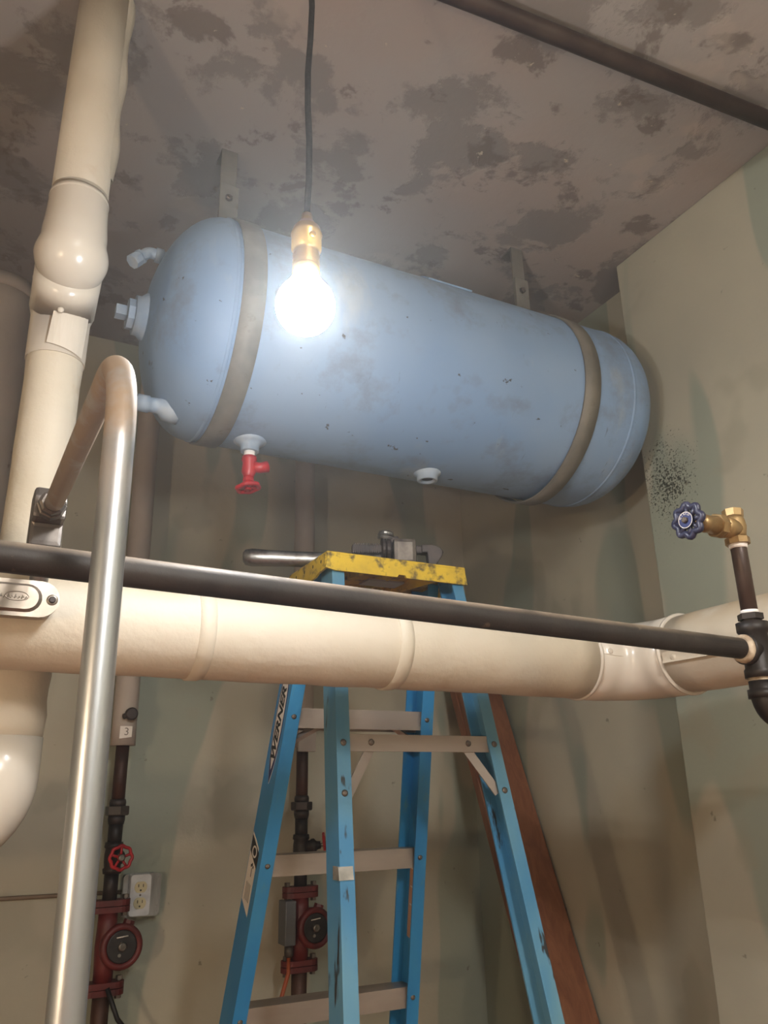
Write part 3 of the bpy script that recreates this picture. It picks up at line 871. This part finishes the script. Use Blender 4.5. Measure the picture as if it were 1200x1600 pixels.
# oval conduit body with stamped cover
t = thing('conduit_box', 'oval cast metal conduit box with screwed stamped cover at the left edge', 'conduit fitting', (-0.02, LY + 0.004, 0.226))
fmx = Matrix(((1, 0, 0, 0.030), (0, 0, -1, LY + 0.022), (0, 1, 0, 0.2460), (0, 0, 0, 1)))    # local xy = world xz, local z = -Y
def stadium(hl, rad, n=10, cx=0.0):
    pts = []
    for i in range(n + 1):
        a = -PI / 2 + PI * i / n
        pts.append((cx + hl + rad * math.cos(a), rad * math.sin(a)))
    for i in range(n + 1):
        a = PI / 2 + PI * i / n
        pts.append((cx - hl + rad * math.cos(a), rad * math.sin(a)))
    return pts
def taper(poly0, h0, poly1, h1, mb, m, cap=True):
    n = len(poly0)
    V = [m @ Vector((x, y, h0)) for x, y in poly0] + [m @ Vector((x, y, h1)) for x, y in poly1]
    F = [(i, (i + 1) % n, n + (i + 1) % n, n + i) for i in range(n)]
    if cap:
        F.append(tuple(range(n, 2 * n)))
    mb.add(V, F, False)
S0 = -0.03
b = MB().prism(stadium(0.07, 0.0215, cx=S0), 0.027, fmx)
b.build('box_body', 'cast', t)
cv = MB().prism(stadium(0.07, 0.0238, cx=S0), 0.0035, fmx @ Matrix.Translation((0, 0, 0.027)))
c = cv.build('cover', 'cast', t)
b = MB()
taper(stadium(0.054, 0.0185, cx=S0), 0.0305, stadium(0.053, 0.0150, cx=S0), 0.0345, b, fmx, False)
b.prism(stadium(0.053, 0.0150, cx=S0), 0.0002, fmx @ Matrix.Translation((0, 0, 0.0343)))
b.build('raised_panel', 'cast', c)
sx = S0 + 0.07 + 0.0145
b = MB().lathe(fmx @ Vector((sx, 0, 0.0305)), (0, -1, 0), [(0, 0.0072), (0.0012, 0.0068), (0.0012, 0.0045)], 16)
b.build('screw_washer', 'cast', c)
scr = MB().lathe(fmx @ Vector((sx, 0, 0.0305)), (0, -1, 0), [(0, 0.0045), (0.0022, 0.0045), (0.003, 0.003)], 14).build('screw', 'steel_dark', c)
# embossed, unreadable stamping: an oval ring and small raised marks
b = MB()
b.tube([fmx @ Vector((0.012 + 0.014 * math.cos(a), 0.001 + 0.006 * math.sin(a), 0.0346)) for a in [2 * PI * i / 20 for i in range(20)]], 0.0007, 6, closed=True)
for i in range(9):
    x = -0.012 + 0.0042 * i
    b.tube([fmx @ Vector((x, -0.0025, 0.0346)), fmx @ Vector((x + 0.0015, 0.003 * (1 if i % 2 else .4), 0.0348)), fmx @ Vector((x + 0.0025, -0.001, 0.0346))], 0.0006, 5)
for i in range(7):
    x = -0.055 + 0.004 * i
    b.tube([fmx @ Vector((x, 0.002, 0.0346)), fmx @ Vector((x + 0.002, 0.005, 0.0348))], 0.0006, 5)
b.build('stamping', 'cast', c)

# ------------------------------------------------------------------ stepladder
LCX, LCY, LZT = 0.815, 1.551, 0.467
FX, KX = 0.165, 0.065
def fr(side, s): return Vector((LCX + side * (FX + KX * s), LCY + 0.05 + 0.291 * s, LZT - s))
def re_(side, s): return Vector((LCX + side * (FX - 0.004 + 0.063 * s), LCY - 0.05 - 0.21 * s, LZT - s))
SB = LZT - FL - 0.02
t = thing('stepladder', 'blue fibreglass stepladder with yellow top standing under the tank', 'ladder', (LCX, LCY, FL))
def channel(side, Wb, Fl, th):
    k = -side
    return [(0, 0), (k * Fl, 0), (k * Fl, th), (k * th, th), (k * th, Wb - th), (k * Fl, Wb - th), (k * Fl, Wb), (0, Wb)]
rails = {}
for side in (-1, 1):
    rails['f', side] = MB().loft(channel(side, 0.085, 0.031, 0.0045), fr(side, -0.004), fr(side, SB)).build('front_rail', 'blue', t)
    rails['r', side] = MB().loft(channel(side, 0.058, 0.028, 0.0042), re_(side, -0.004), re_(side, SB)).build('rear_rail', 'blue_worn', t)
    for nm, p, wd in (('f', fr(side, SB), 0.085), ('r', re_(side, SB), 0.058)):
        MB().box((p.x - side * 0.016, p.y + wd / 2, FL + 0.011), (0.042, wd + 0.014, 0.021), bevel=0.003).build('foot', 'black_print', t)
for i in range(1, 7):
    s = 0.305 * i
    if s > SB - 0.08: break
    a, b_ = fr(-1, s), fr(1, s)
    y0 = a.y + 0.0125; dp = 0.066; h = 0.043; th = 0.003
    pr = [(y0, -h / 2), (y0, h / 2), (y0 + dp, h / 2), (y0 + dp, -h / 2), (y0 + dp - th, -h / 2), (y0 + dp - th, h / 2 - th), (y0 + th, h / 2 - th), (y0 + th, -h / 2)]
    mb = MB()
    xl, xr = a.x + 0.006, b_.x - 0.006
    V = [(xl, y, a.z + z) for y, z in pr] + [(xr, y, a.z + z) for y, z in pr]
    F = [tuple(range(8)), tuple(range(15, 7, -1))] + [(j, 8 + j, 8 + (j + 1) % 8, (j + 1) % 8) for j in range(8)]
    mb.add(V, F, False)
    st = mb.build('step', 'alu', t)
    for side in (-1, 1):
        p = fr(side, s)
        MB().lathe((p.x - side * 0.017, p.y, p.z + 0.002), (0, -1, 0.1), [(0, 0.0062), (0.0015, 0.0058), (0.003, 0.003)], 12).build('rivet', 'rivet', rails['f', side])
    if i == 1:
        for side in (-1, 1):
            p = fr(side, s + 0.06); q = Vector((LCX + side * 0.09, p.y - 0.0, a.z - 0.012))
            mbb = MB().tube([Vector((p.x - side * 0.012, p.y + 0.03, p.z)), Vector((q.x, a.y + 0.03, q.z))], 0.008, 4, smooth=False)
            mbb.build('step_brace', 'alu', t)
# rear cross bars with diagonal braces
for s in (0.374, 1.22):
    a, b_ = re_(-1, s), re_(1, s)
    MB().box(((a.x + b_.x) / 2, a.y + 0.0065, a.z), (b_.x - a.x - 0.058 + 0.05, 0.004, 0.032), bevel=0.0008).build('rear_crossbar', 'alu', t)
    for side in (-1, 1):
        p = re_(side, s + 0.095)
        hx = LCX + side * 0.110
        d = MB()
        A = Vector((hx - side * 0.005, a.y + 0.013, a.z - 0.004)); B = Vector((p.x - side * 0.024, p.y + 0.010, p.z))
        dv = (B - A).normalized()
        R3 = frame((A + B) / 2, dv, Vector((0, -1, 0)))
        d.box((0, 0, 0), ((B - A).length, 0.003, 0.019), bevel=0.0005)
        d.v = [tuple(R3 @ Vector(q)) for q in d.v]
        d.build('rear_brace', 'alu', t)
        MB().lathe((hx, a.y + 0.004, a.z + 0.001), (0, -1, 0), [(0, 0.0065), (0.0015, 0.006), (0.003, 0.003)], 12).build('rivet', 'rivet', t)
        for ds in (0.0, 0.09):
            q = re_(side, s + ds)
            MB().lathe((q.x - side * 0.014, q.y + 0.0, q.z), (0, -1, 0.2), [(0, 0.0065), (0.0015, 0.006), (0.003, 0.003)], 12).build('rivet', 'rivet', rails['r', side])
# yellow top cap
cx0, cx1, cy0, cy1 = LCX - 0.178, LCX + 0.165, 1.487, 1.712
cz0, cz1 = LZT - 0.022, LZT + 0.019
cap = MB()
cap.box(((cx0 + cx1) / 2, (cy0 + cy1) / 2, cz1 - 0.004), (cx1 - cx0, cy1 - cy0, 0.008), bevel=0.003)
# near skirt with a notch, far skirt
def skirt(y, flip):
    poly = [(cx0 + 0.002, cz1 - 0.006), (cx1 - 0.002, cz1 - 0.006), (cx1 + 0.004, cz0), (LCX + 0.012, cz0 + 0.000), (LCX + 0.008, cz0 + 0.006), (LCX - 0.008, cz0 + 0.006), (LCX - 0.012, cz0), (cx0 + 0.020, cz0), (cx0 - 0.003, cz0 + 0.004)]
    m = Matrix(((1, 0, 0, 0), (0, 0, 1, y), (0, 1, 0, 0), (0, 0, 0, 1)))
    cap.prism(poly, 0.006, m)
skirt(cy0, False); skirt(cy1 - 0.006, True)
capo = cap.build('top_cap', 'yellow', t)
for side, xx in ((-1, cx0 - 0.002), (1, cx1 - 0.003)):
    m = Matrix(((0, 0, 1, xx), (1, 0, 0, 0), (0, 1, 0, 0), (0, 0, 0, 1)))
    zt_ = cz1 - 0.006
    outer = [(cy0 + 0.004, zt_), (cy1 - 0.004, zt_), (cy1 - 0.004, cz0), (cy0 + 0.085, cz0 - 0.006), (cy0 + 0.062, cz0 - 0.004), (cy0 + 0.045, cz0 + 0.001), (cy0 + 0.004, cz0 + 0.004)]
    holes = [circle(0.0048, 14, cy0 + d, (cz0 + cz1) / 2 + 0.003) for d in (0.03, 0.075, 0.125, 0.175)]
    plate(outer, holes, 0.005, m).build('cap_end', 'yellow', capo)
    for d in (0.03, 0.075, 0.125, 0.175):
        MB().lathe((xx + 0.001, cy0 + d, (cz0 + cz1) / 2 + 0.003), (1, 0, 0), [(0, 0.0046), (0.003, 0.0046)], 10).build('cap_hole_shade', 'dark', capo)  # dark disc filling each hole, standing in for the shade inside the cap
# ribs under the cap
rb = MB()
for dx in (-0.09, 0.0, 0.09):
    rb.box((LCX + dx, (cy0 + cy1) / 2, LZT + 0.000), (0.004, cy1 - cy0 - 0.014, 0.024), rot=Matrix.Rotation(0.25 if dx else 0, 3, 'Z'))
rb.build('cap_rib', 'yellow', capo)
MB().box((LCX, 1.585, LZT - 0.012), (0.09, 0.05, 0.004)).build('cap_bracket', 'alu', capo)
# decals on the outer web of the left front rail
def web_frame(s, off):
    """local x down->up along the rail, local y towards the camera side on the web, z outwards (-X)"""
    up = (fr(-1, 0) - fr(-1, 1)).normalized()
    nrm = Vector((-1, 0, 0)); nrm = (nrm - up * nrm.dot(up)).normalized()
    p = fr(-1, s) + Vector((0, off, 0))
    z = nrm; x = up; y = z.cross(x)
    m = Matrix.Identity(4)
    for i in range(3):
        m[i][0] = x[i]; m[i][1] = y[i]; m[i][2] = z[i]; m[i][3] = p[i]
    return m
LA = rails['f', -1]
def ell(hl, hw, n=28): return [(hl * math.copysign(abs(math.cos(2 * PI * i / n)) ** 1.0, math.cos(2 * PI * i / n)), hw * math.sin(2 * PI * i / n)) for i in range(n)]
def lens(hl, hw, n=14):
    pts = []
    for i in range(n + 1):
        q = -1 + 2 * i / n
        pts.append((hl * q, -hw * (1 - abs(q) ** 2.6)))
    for i in range(n, -1, -1):
        q = -1 + 2 * i / n
        pts.append((hl * q, hw * (1 - abs(q) ** 2.6) + 1e-5))
    return pts
wf_ = web_frame(0.298, 0.042)
d0 = MB().prism(lens(0.150, 0.0270), 0.0004, wf_).build('brand_decal', 'white_print', LA)
MB().prism(lens(0.147, 0.0252), 0.0003, wf_ @ Matrix.Translation((0, 0, 0.0004))).build('decal_border', 'navy', d0)
MB().prism([(x, y) for x, y in lens(0.118, 0.0205)], 0.0003, wf_ @ Matrix.Translation((0, 0, 0.0007))).build('decal_field', 'white_print', d0)
text('WERNER', 0.036, wf_ @ Matrix.Translation((-0.020, -0.0005, 0.0010)), 0.0002, 0.3, 0.0013, sx=1.12).build('decal_lettering', 'black_print', d0)
wf2 = web_frame(0.628, 0.050)
hl, hw = 0.072, 0.029
sk = 0.012
d1 = MB().prism([(-hl - sk, -hw), (hl - sk, -hw), (hl + sk, hw), (-hl + sk, hw)], 0.0004, wf2).build('warning_sticker', 'white_print', LA)
up_ = wf2 @ Matrix.Translation((0, 0, 0.0004))
MB().prism([(hl - 0.040 - sk, -hw * .94), (hl - 0.006 - sk, -hw * .94), (hl - 0.006 + sk, hw * .94), (hl - 0.040 + sk, hw * .94)], 0.0003, up_).build('sticker_band', 'black_print', d1)
plate(circle(0.0125, 20, hl - 0.023, 0, 0.015), [circle(0.0085, 20, hl - 0.023, 0, 0.011)], 0.0003, up_ @ Matrix.Translation((0, 0, 0.0003))).build('sticker_ring', 'white_print', d1)
b = MB()
for i in range(4):
    yy = -0.012 + 0.008 * i
    b.prism([(-0.055, yy), (-0.018, yy + 0.002), (-0.018, yy + 0.0042), (-0.055, yy + 0.0022)], 0.0003, up_)
b.prism([(-0.004, -0.002), (0.014, -0.001), (0.014, 0.002), (-0.004, 0.001)], 0.0003, up_)
for q in ((0.018, -0.006), (0.022, 0.0), (0.018, 0.006)):
    b.prism(circle(0.0035, 8, *q), 0.0003, up_)
b.build('sticker_marks', 'black_print', d1)
# orange instruction label inside the right front rail
q0 = fr(1, 0.715)
upv = (fr(1, 0) - fr(1, 1)).normalized()
nz = Vector((-1, 0, 0)); nz = (nz - upv * nz.dot(upv)).normalized()
yv = nz.cross(upv)
m = Matrix.Identity(4)
org = q0 + Vector((-0.0046, 0.040, 0))
for i in range(3):
    m[i][0] = upv[i]; m[i][1] = yv[i]; m[i][2] = nz[i]; m[i][3] = org[i]
d2 = MB().prism([(-0.085, -0.026), (0.085, -0.026), (0.085, 0.026), (-0.085, 0.026)], 0.0004, m).build('instruction_label', 'orange_print', rails['f', 1])
b = MB()
for i in range(9):
    b.prism([(0.075 - 0.014 * i, -0.022), (0.078 - 0.014 * i, -0.022), (0.078 - 0.014 * i, 0.020 - 0.01 * (i % 3)), (0.075 - 0.014 * i, 0.020 - 0.01 * (i % 3))], 0.0003, m @ Matrix.Translation((0, 0, 0.0004)))
b.build('label_lines', 'white_print', d2)
# foil tape on the left rear rail
s = 0.595
p = re_(-1, s)
fo = MB()
fo.box((p.x + 0.011, p.y - 0.0012, p.z), (0.028, 0.0012, 0.022), rot=Matrix.Rotation(-0.2, 3, 'X'))
fo.box((p.x - 0.0012, p.y + 0.012, p.z), (0.0012, 0.028, 0.022))
fo.build('foil_tape', 'foil', rails['r', -1])

# ------------------------------------------------------------------ pipe wrench on the ladder top
WZ0 = cz1
WRX, WRY = 0.80, 1.575
t = thing('pipe_wrench', 'worn steel pipe wrench lying across the yellow ladder top', 'wrench', (WRX, WRY, WZ0))
WROT = Matrix.Rotation(math.radians(-20), 3, 'Z')
def wplace(mb):           # local: x along the wrench, y across, z up from the cap
    mb.v = [tuple(WROT @ Vector((p[0], p[1], 0)) + Vector((WRX, WRY, WZ0 + p[2]))) for p in mb.v]
    return mb
st = [(-0.305, 0.014, 0.006), (-0.300, 0.018, 0.0105), (-0.285, 0.020, 0.0125), (-0.25, 0.018, 0.0115), (-0.19, 0.017, 0.011), (-0.11, 0.019, 0.011), (-0.05, 0.021, 0.012), (0.0, 0.023, 0.013), (0.05, 0.024, 0.013)]
V, F = [], []
for x, hy, hz in st:
    hy *= 1.1; hz *= 1.35
    zc = 0.0185 + (0.05 - x) * 0.022
    for dy, dz_ in ((-1, -0.55), (-0.7, -1), (0.7, -1), (1, -0.55), (1, 0.55), (0.7, 1), (-0.7, 1), (-1, 0.55)):
        V.append((x, 0.016 + dy * hy, zc + dz_ * hz))
for i in range(len(st) - 1):
    for j in range(8):
        F.append((8 * i + j, 8 * i + (j + 1) % 8, 8 * i + 8 + (j + 1) % 8, 8 * i + 8 + j))
F += [tuple(range(7, -1, -1)), tuple(8 * (len(st) - 1) + j for j in range(8))]
wplace(MB().add(V, F, True)).build('handle', 'steel', t)
hz = 0.043
wplace(MB().box((0.060, -0.006, 0.034), (0.054, 0.054, 0.062), bevel=0.010)).build('housing', 'steel_mid', t)
wplace(MB().lathe((0.008, -0.008, hz), (1, 0, 0), [(0, 0.021), (0.002, 0.025), (0.007, 0.025), (0.009, 0.0225), (0.012, 0.025), (0.019, 0.025), (0.022, 0.022)], 20, False)).build('adjusting_nut', 'steel_dark', t)
wplace(MB().box((0.040, -0.008, hz), (0.20, 0.020, 0.019), bevel=0.004)).build('hook_shank', 'steel_dark', t)
th = MB()
for i in range(13):
    th.box((-0.056 + 0.0048 * i, -0.008, hz), (0.0022, 0.024, 0.0225), rot=Matrix.Rotation(0.12, 3, 'Y'))
wplace(th).build('shank_thread', 'steel_dark', t)
poly = [(0.100, 0.0098), (0.128, 0.0098), (0.144, 0.004), (0.151, -0.007), (0.147, -0.018), (0.130, -0.0435), (0.115, -0.0435), (0.113, -0.0098), (0.100, -0.0098)]
hk = MB().prism(poly, 0.028, Matrix(((1, 0, 0, 0), (0, 0, 1, -0.022), (0, 1, 0, hz + 0.001), (0, 0, 0, 1)))).bevel(0.003)
wplace(hk).build('hook_jaw', 'steel_dark', t)
wplace(MB().box((0.030, 0.010, 0.068), (0.040, 0.034, 0.020), bevel=0.005)).build('heel_block', 'steel_dark', t)
wplace(MB().lathe((0.020, 0.006, 0.072), (0.10, -0.2, 1), [(0, 0.018), (0.004, 0.0195), (0.007, 0.018), (0.010, 0.0195), (0.013, 0.0175), (0.017, 0.017), (0.020, 0.012)], 16, False)).build('spring_cap', 'steel', t)

# ------------------------------------------------------------------ back-wall risers with valves and pumps
PY = 2.475
def pump_riser(X, which):
    nm = {1: 'beside the wall outlet', 2: 'behind the ladder'}[which]
    zend = 0.145
    t = thing('insulated_back_riser', 'greyish white insulated riser on the back wall ' + nm, 'pipe', (X, PY, zend))
    jacket_run((X - 0.008, PY, H), (X, PY, zend), 24, 0.0345, 28, 0.0006).build('jacket', 'canvas_old', t)
    if which == 1:
        pz = zend + 0.085
        b = MB().lathe((X + 0.006, PY - 0.034, pz), (0.1, -1, 0), [(0, 0.012), (0.012, 0.012), (0.012, 0.018), (0.022, 0.018), (0.026, 0.014)], 16)
        b.tube([(X + 0.006, PY - 0.046, pz), (X - 0.014, PY - 0.050, pz - 0.008)], 0.008, 10)
        b.build('vent_cock', 'steel_dark', t)
        mm = Matrix(((1, 0, 0, X - 0.001), (0, 0, -1, PY - 0.0355), (0, 1, 0, zend + 0.034), (0, 0, 0, 1)))
        tg = MB().prism([(-0.017, -0.017), (0.017, -0.012), (0.017, 0.018), (-0.017, 0.018)], 0.0008, mm).build('number_tag', 'white_print', t)
        text('3', 0.030, mm @ Matrix.Translation((0.002, 0.002, 0.0009)), 0.0003).build('tag_number', 'grey_print', tg)
    else:
        b = MB().box((X + 0.002, PY - 0.030, zend + 0.02), (0.060, 0.014, 0.07), bevel=0.004)
        b.build('end_wrap', 'canvas_old', t)
    # bare pipe, union, stop valve
    t = thing('riser_drop', 'bare rusty pipe with a union below the white riser ' + nm, 'pipe', (X, PY, -0.12))
    MB().tube([(X, PY, zend + 0.01), (X, PY, -0.03)], 0.0185, 18).build('pipe', 'rust', t)
    u = MB().lathe((X, PY, 0.0), (0, 0, -1), [(0, 0.021), (0.008, 0.023), (0.020, 0.022)], 20)
    u.lathe((X, PY, -0.042), (0, 0, -1), [(0, 0.023), (0.012, 0.0235), (0.024, 0.021)], 20)
    u.build('union_end', 'steel_dark', t)
    MB().lathe((X, PY, -0.018), (0, 0, -1), [(0, 0.031), (0.002, 0.033), (0.022, 0.033), (0.025, 0.030)], 6, False, 0.4).build('union_nut', 'steel_dark' if which == 2 else 'cast_dark', t)
    MB().tube([(X, PY, -0.06), (X, PY, -0.125)], 0.0195, 18).build('lower_pipe', 'iron', t)
    t = thing('stop_valve', 'red-wheeled stop valve on the pipe ' + nm, 'valve', (X, PY, -0.19))
    b = MB().lathe((X, PY, -0.112), (0, 0, -1), [(0, 0.024), (0.012, 0.026), (0.016, 0.022), (0.03, 0.024), (0.05, 0.024), (0.064, 0.022), (0.068, 0.026), (0.08, 0.024)], 20)
    ax = Vector((0.12, -1, 0.02)).normalized() if which == 1 else Vector((0.92, -0.40, 0.12)).normalized()
    o = Vector((X, PY, -0.15))
    b.lathe(o, ax, [(0.0, 0.018), (0.030, 0.018), (0.034, 0.021), (0.042, 0.021), (0.048, 0.013), (0.06, 0.011)], 16)
    b.build('body', 'iron', t)
    MB().lathe(o, ax, [(0.055, 0.005), (0.078, 0.005)], 10).build('stem', 'steel', t)
    hwh = handwheel(o + ax * 0.072, ax, 0.029, 8, 0.0045, 5, 0.05).build('handwheel', 'red', t)
    MB().lathe(o + ax * 0.074, ax, [(0, 0.009), (0.006, 0.009), (0.008, 0.006)], 16).build('wheel_nut', 'steel', hwh)
    # pump between two flanges
    tag(MB().tube([(X, PY, -0.185), (X, PY, -0.262)], 0.0195, 18).build('pump_inlet_pipe', 'iron'), 'short black pipe into the top flange of the pump ' + nm, 'pipe')
    zf0, zf1 = -0.272, -0.468
    t = thing('circulator_pump', 'dark red flanged circulator pump ' + nm, 'pump', (X, PY, zf1 - 0.03))
    body = MB().tube([(X, PY, zf0 - 0.015), (X, PY, zf0 - 0.05), (X + 0.004, PY, -0.37), (X, PY, zf1 + 0.05), (X, PY, zf1 + 0.015)], [0.025, 0.026, 0.032, 0.026, 0.025], 20)
    body.build('body', 'pump', t)
    vc = Vector((X + 0.034, PY - 0.012, -0.37))
    ax2 = Vector((0.10, -1, 0.05)).normalized()
    v = MB().lathe(vc, ax2, [(-0.03, 0.040), (-0.015, 0.054), (0.022, 0.056), (0.028, 0.052), (0.028, 0.041), (0.020, 0.040)], 32)
    v.lathe(vc + Vector((0.020, 0, 0.054)), Vector((0.35, 0, 1)), [(-0.012, 0.016), (0.008, 0.015)], 8, False)
    vo = v.build('volute', 'pump', t)
    MB().lathe(vc, ax2, [(0.012, 0.0405), (0.0235, 0.0405), (0.025, 0.037)], 28).build('motor_face', 'pump_dark', vo)
    MB().lathe(vc, ax2, [(0.024, 0.012), (0.030, 0.012), (0.033, 0.008)], 16).build('shaft_plug', 'steel', vo)
    side_v = ax2.cross(Vector((0, 0, 1))).normalized()
    MB().tube([vc + ax2 * 0.026 + side_v * 0.016 + Vector((0, 0, 0.022)), vc + ax2 * 0.026 - side_v * 0.014 + Vector((0, 0, 0.025))], 0.0016, 6).build('rating_strip', 'white_print', vo)
    MB().lathe(vc + side_v * 0.006 + Vector((0, 0, -0.020)), ax2, [(0.023, 0.005), (0.028, 0.0045)], 10).build('face_screw', 'steel', vo)
    for zz in (zf0, zf1):
        f = MB()
        for dz_ in (0.0, 0.0165):
            f.prism(stadium(0.030, 0.026, 8), 0.0145, Matrix.Translation((X, PY, zz - 0.0155 + dz_)))
        fo_ = f.build('flange', 'pump', t)
        for sd in (-1, 1):
            MB().lathe((X + sd * 0.042, PY, zz - 0.026), (0, 0, 1), [(0, 0.009), (0.010, 0.009), (0.010, 0.006), (0.044, 0.006), (0.044, 0.0095), (0.053, 0.009)], 6, False).build('flange_bolt', 'rivet', fo_)
    if which == 2:
        MB().box((X - 0.045, PY - 0.012, -0.35), (0.034, 0.06, 0.118), bevel=0.004).build('terminal_box', 'grey_box', t)
        MB().lathe((X - 0.038, PY - 0.012, -0.408), (0, 0, -1), [(0, 0.013), (0.03, 0.013), (0.034, 0.009)], 14).build('cable_gland', 'cast_dark', t)
    tag(MB().tube([(X, PY, zf1 - 0.012), (X, PY, -0.56), (X, PY, FL)], [0.0225, 0.0225, 0.0225], 18).build('pump_outlet_pipe', 'rust'), 'brown iron pipe dropping from the lower flange of the pump ' + nm, 'pipe')
pump_riser(0.425, 1)
pump_riser(0.979, 2)
tag(MB().tube([(0.941, PY - 0.012, -0.44), (0.934, PY - 0.03, -0.48), (0.905, PY - 0.05, -0.54), (0.86, PY - 0.06, -0.63), (0.82, PY - 0.02, -0.85), (0.80, PY, FL)], 0.006, 10).build('motor_cable', 'orange_cable'), 'orange-brown cable hanging from the pump behind the ladder', 'cable')
tag(MB().tube([(0.43, PY - 0.05, -0.46), (0.46, PY - 0.06, -0.53), (0.52, PY - 0.05, -0.60), (0.60, PY, -0.78), (0.62, PY + 0.02, FL)], 0.006, 10).build('motor_cable', 'black_cable'), 'black cable slanting down from the pump beside the wall outlet', 'cable')

# ------------------------------------------------------------------ wall outlet
OX, OZ = 0.525, -0.258
t = thing('wall_outlet', 'metal duplex outlet box with two ivory sockets on the back wall', 'outlet', (OX, YB, OZ - 0.06))
def xz(x, y, z): return Matrix(((1, 0, 0, x), (0, 0, -1, y), (0, 1, 0, z), (0, 0, 0, 1)))
def rrect(w_, h_, r, n=4):
    pts = []
    for cx, cy, a0 in ((w_ / 2 - r, h_ / 2 - r, 0), (-w_ / 2 + r, h_ / 2 - r, 90), (-w_ / 2 + r, -h_ / 2 + r, 180), (w_ / 2 - r, -h_ / 2 + r, 270)):
        for i in range(n + 1):
            a = math.radians(a0 + 90 * i / n)
            pts.append((cx + r * math.cos(a), cy + r * math.sin(a)))
    return pts
MB().prism(rrect(0.102, 0.108, 0.012), 0.038, xz(OX, YB, OZ)).build('box', 'galv', t)
mp = plate(rrect(0.106, 0.112, 0.012), [circle(0.004, 8, -0.043, 0.044), circle(0.004, 8, 0.043, 0.044), circle(0.003, 8, 0.043, -0.030), circle(0.004, 8, 0.043, -0.044)], 0.002, xz(OX, YB - 0.038, OZ))
mp.build('mounting_plate', 'galv', t)
b = MB()
taper(rrect(0.062, 0.112, 0.008), 0.040, rrect(0.056, 0.106, 0.008), 0.062, b, xz(OX - 0.008, YB, OZ + 0.002))
c = b.build('raised_cover', 'outlet_white', t)
for dz_ in (0.0205, -0.0205):
    fpoly = [(x * 1.0, max(-0.0142, min(0.0142, y))) for x, y in circle(0.0172, 24)]
    rc = MB().prism(fpoly, 0.003, xz(OX - 0.008, YB - 0.0615, OZ + 0.002 + dz_)).build('receptacle', 'outlet_ivory', c)
    sl = MB()
    for dx in (-0.0065, 0.0065):
        sl.box((OX - 0.008 + dx, YB - 0.0646, OZ + 0.006 + dz_), (0.0022, 0.0006, 0.008))
    sl.prism(circle(0.0026, 10), 0.0006, xz(OX - 0.008, YB - 0.0643, OZ - 0.006 + dz_))
    sl.build('slots', 'dark', rc)
MB().prism(circle(0.0028, 10), 0.001, xz(OX - 0.008, YB - 0.0622, OZ + 0.002)).build('cover_screw', 'rivet', c)
tag(MB().tube([(-1.8, YB - 0.006, -0.236), (-0.4, YB - 0.006, -0.243), (0.16, YB - 0.006, -0.247), (OX - 0.05, YB - 0.006, -0.250)], 0.0055, 8).build('wall_wire', 'wire'), 'thin brownish wire clipped along the back wall towards the outlet', 'wire')

# ------------------------------------------------------------------ brown boards leaning in the corner
lean = Vector((0, 0.389, 1)).normalized()
nrm = Vector((0, -1, 0.389)).normalized()
x0b, x1b = 1.562, 1.688
base_y = 2.136 - 0.389 * (1.55 - 0.62)
labels = ['rearmost brown board leaning against the back wall in the corner', 'second brown board from the wall in the leaning stack', 'third brown board from the wall in the leaning stack', 'front brown board of the leaning stack behind the ladder']
for i in range(4):
    th_ = 0.031
    wdt = (x1b - x0b) - 0.004 * (i % 2)
    ln = (2.12 if i else 2.10) - 0.02 * i
    A = Vector(((x0b + x1b) / 2 + 0.002 * ((i * 7) % 3 - 1), base_y, FL)) + nrm * (0.032 * i)
    A = A + lean * ((FL - A.z) / lean.z + 0.0005)       # slide down along the lean to the floor
    c = A + lean * (ln / 2) + nrm * (th_ / 2) * 0
    R3 = Matrix(((1, 0, 0), (0, nrm.y, lean.y), (0, nrm.z, lean.z)))
    mb = MB().box(c + nrm * th_ / 2, (wdt, th_, ln), rot=R3, bevel=0.0025)
    dzb = FL - min(p[2] for p in mb.v)
    mb.v = [(p[0], p[1], p[2] + dzb) for p in mb.v]
    tag(mb.build('board', 'wood'), labels[i], 'board', 'brown boards leaning in the corner')
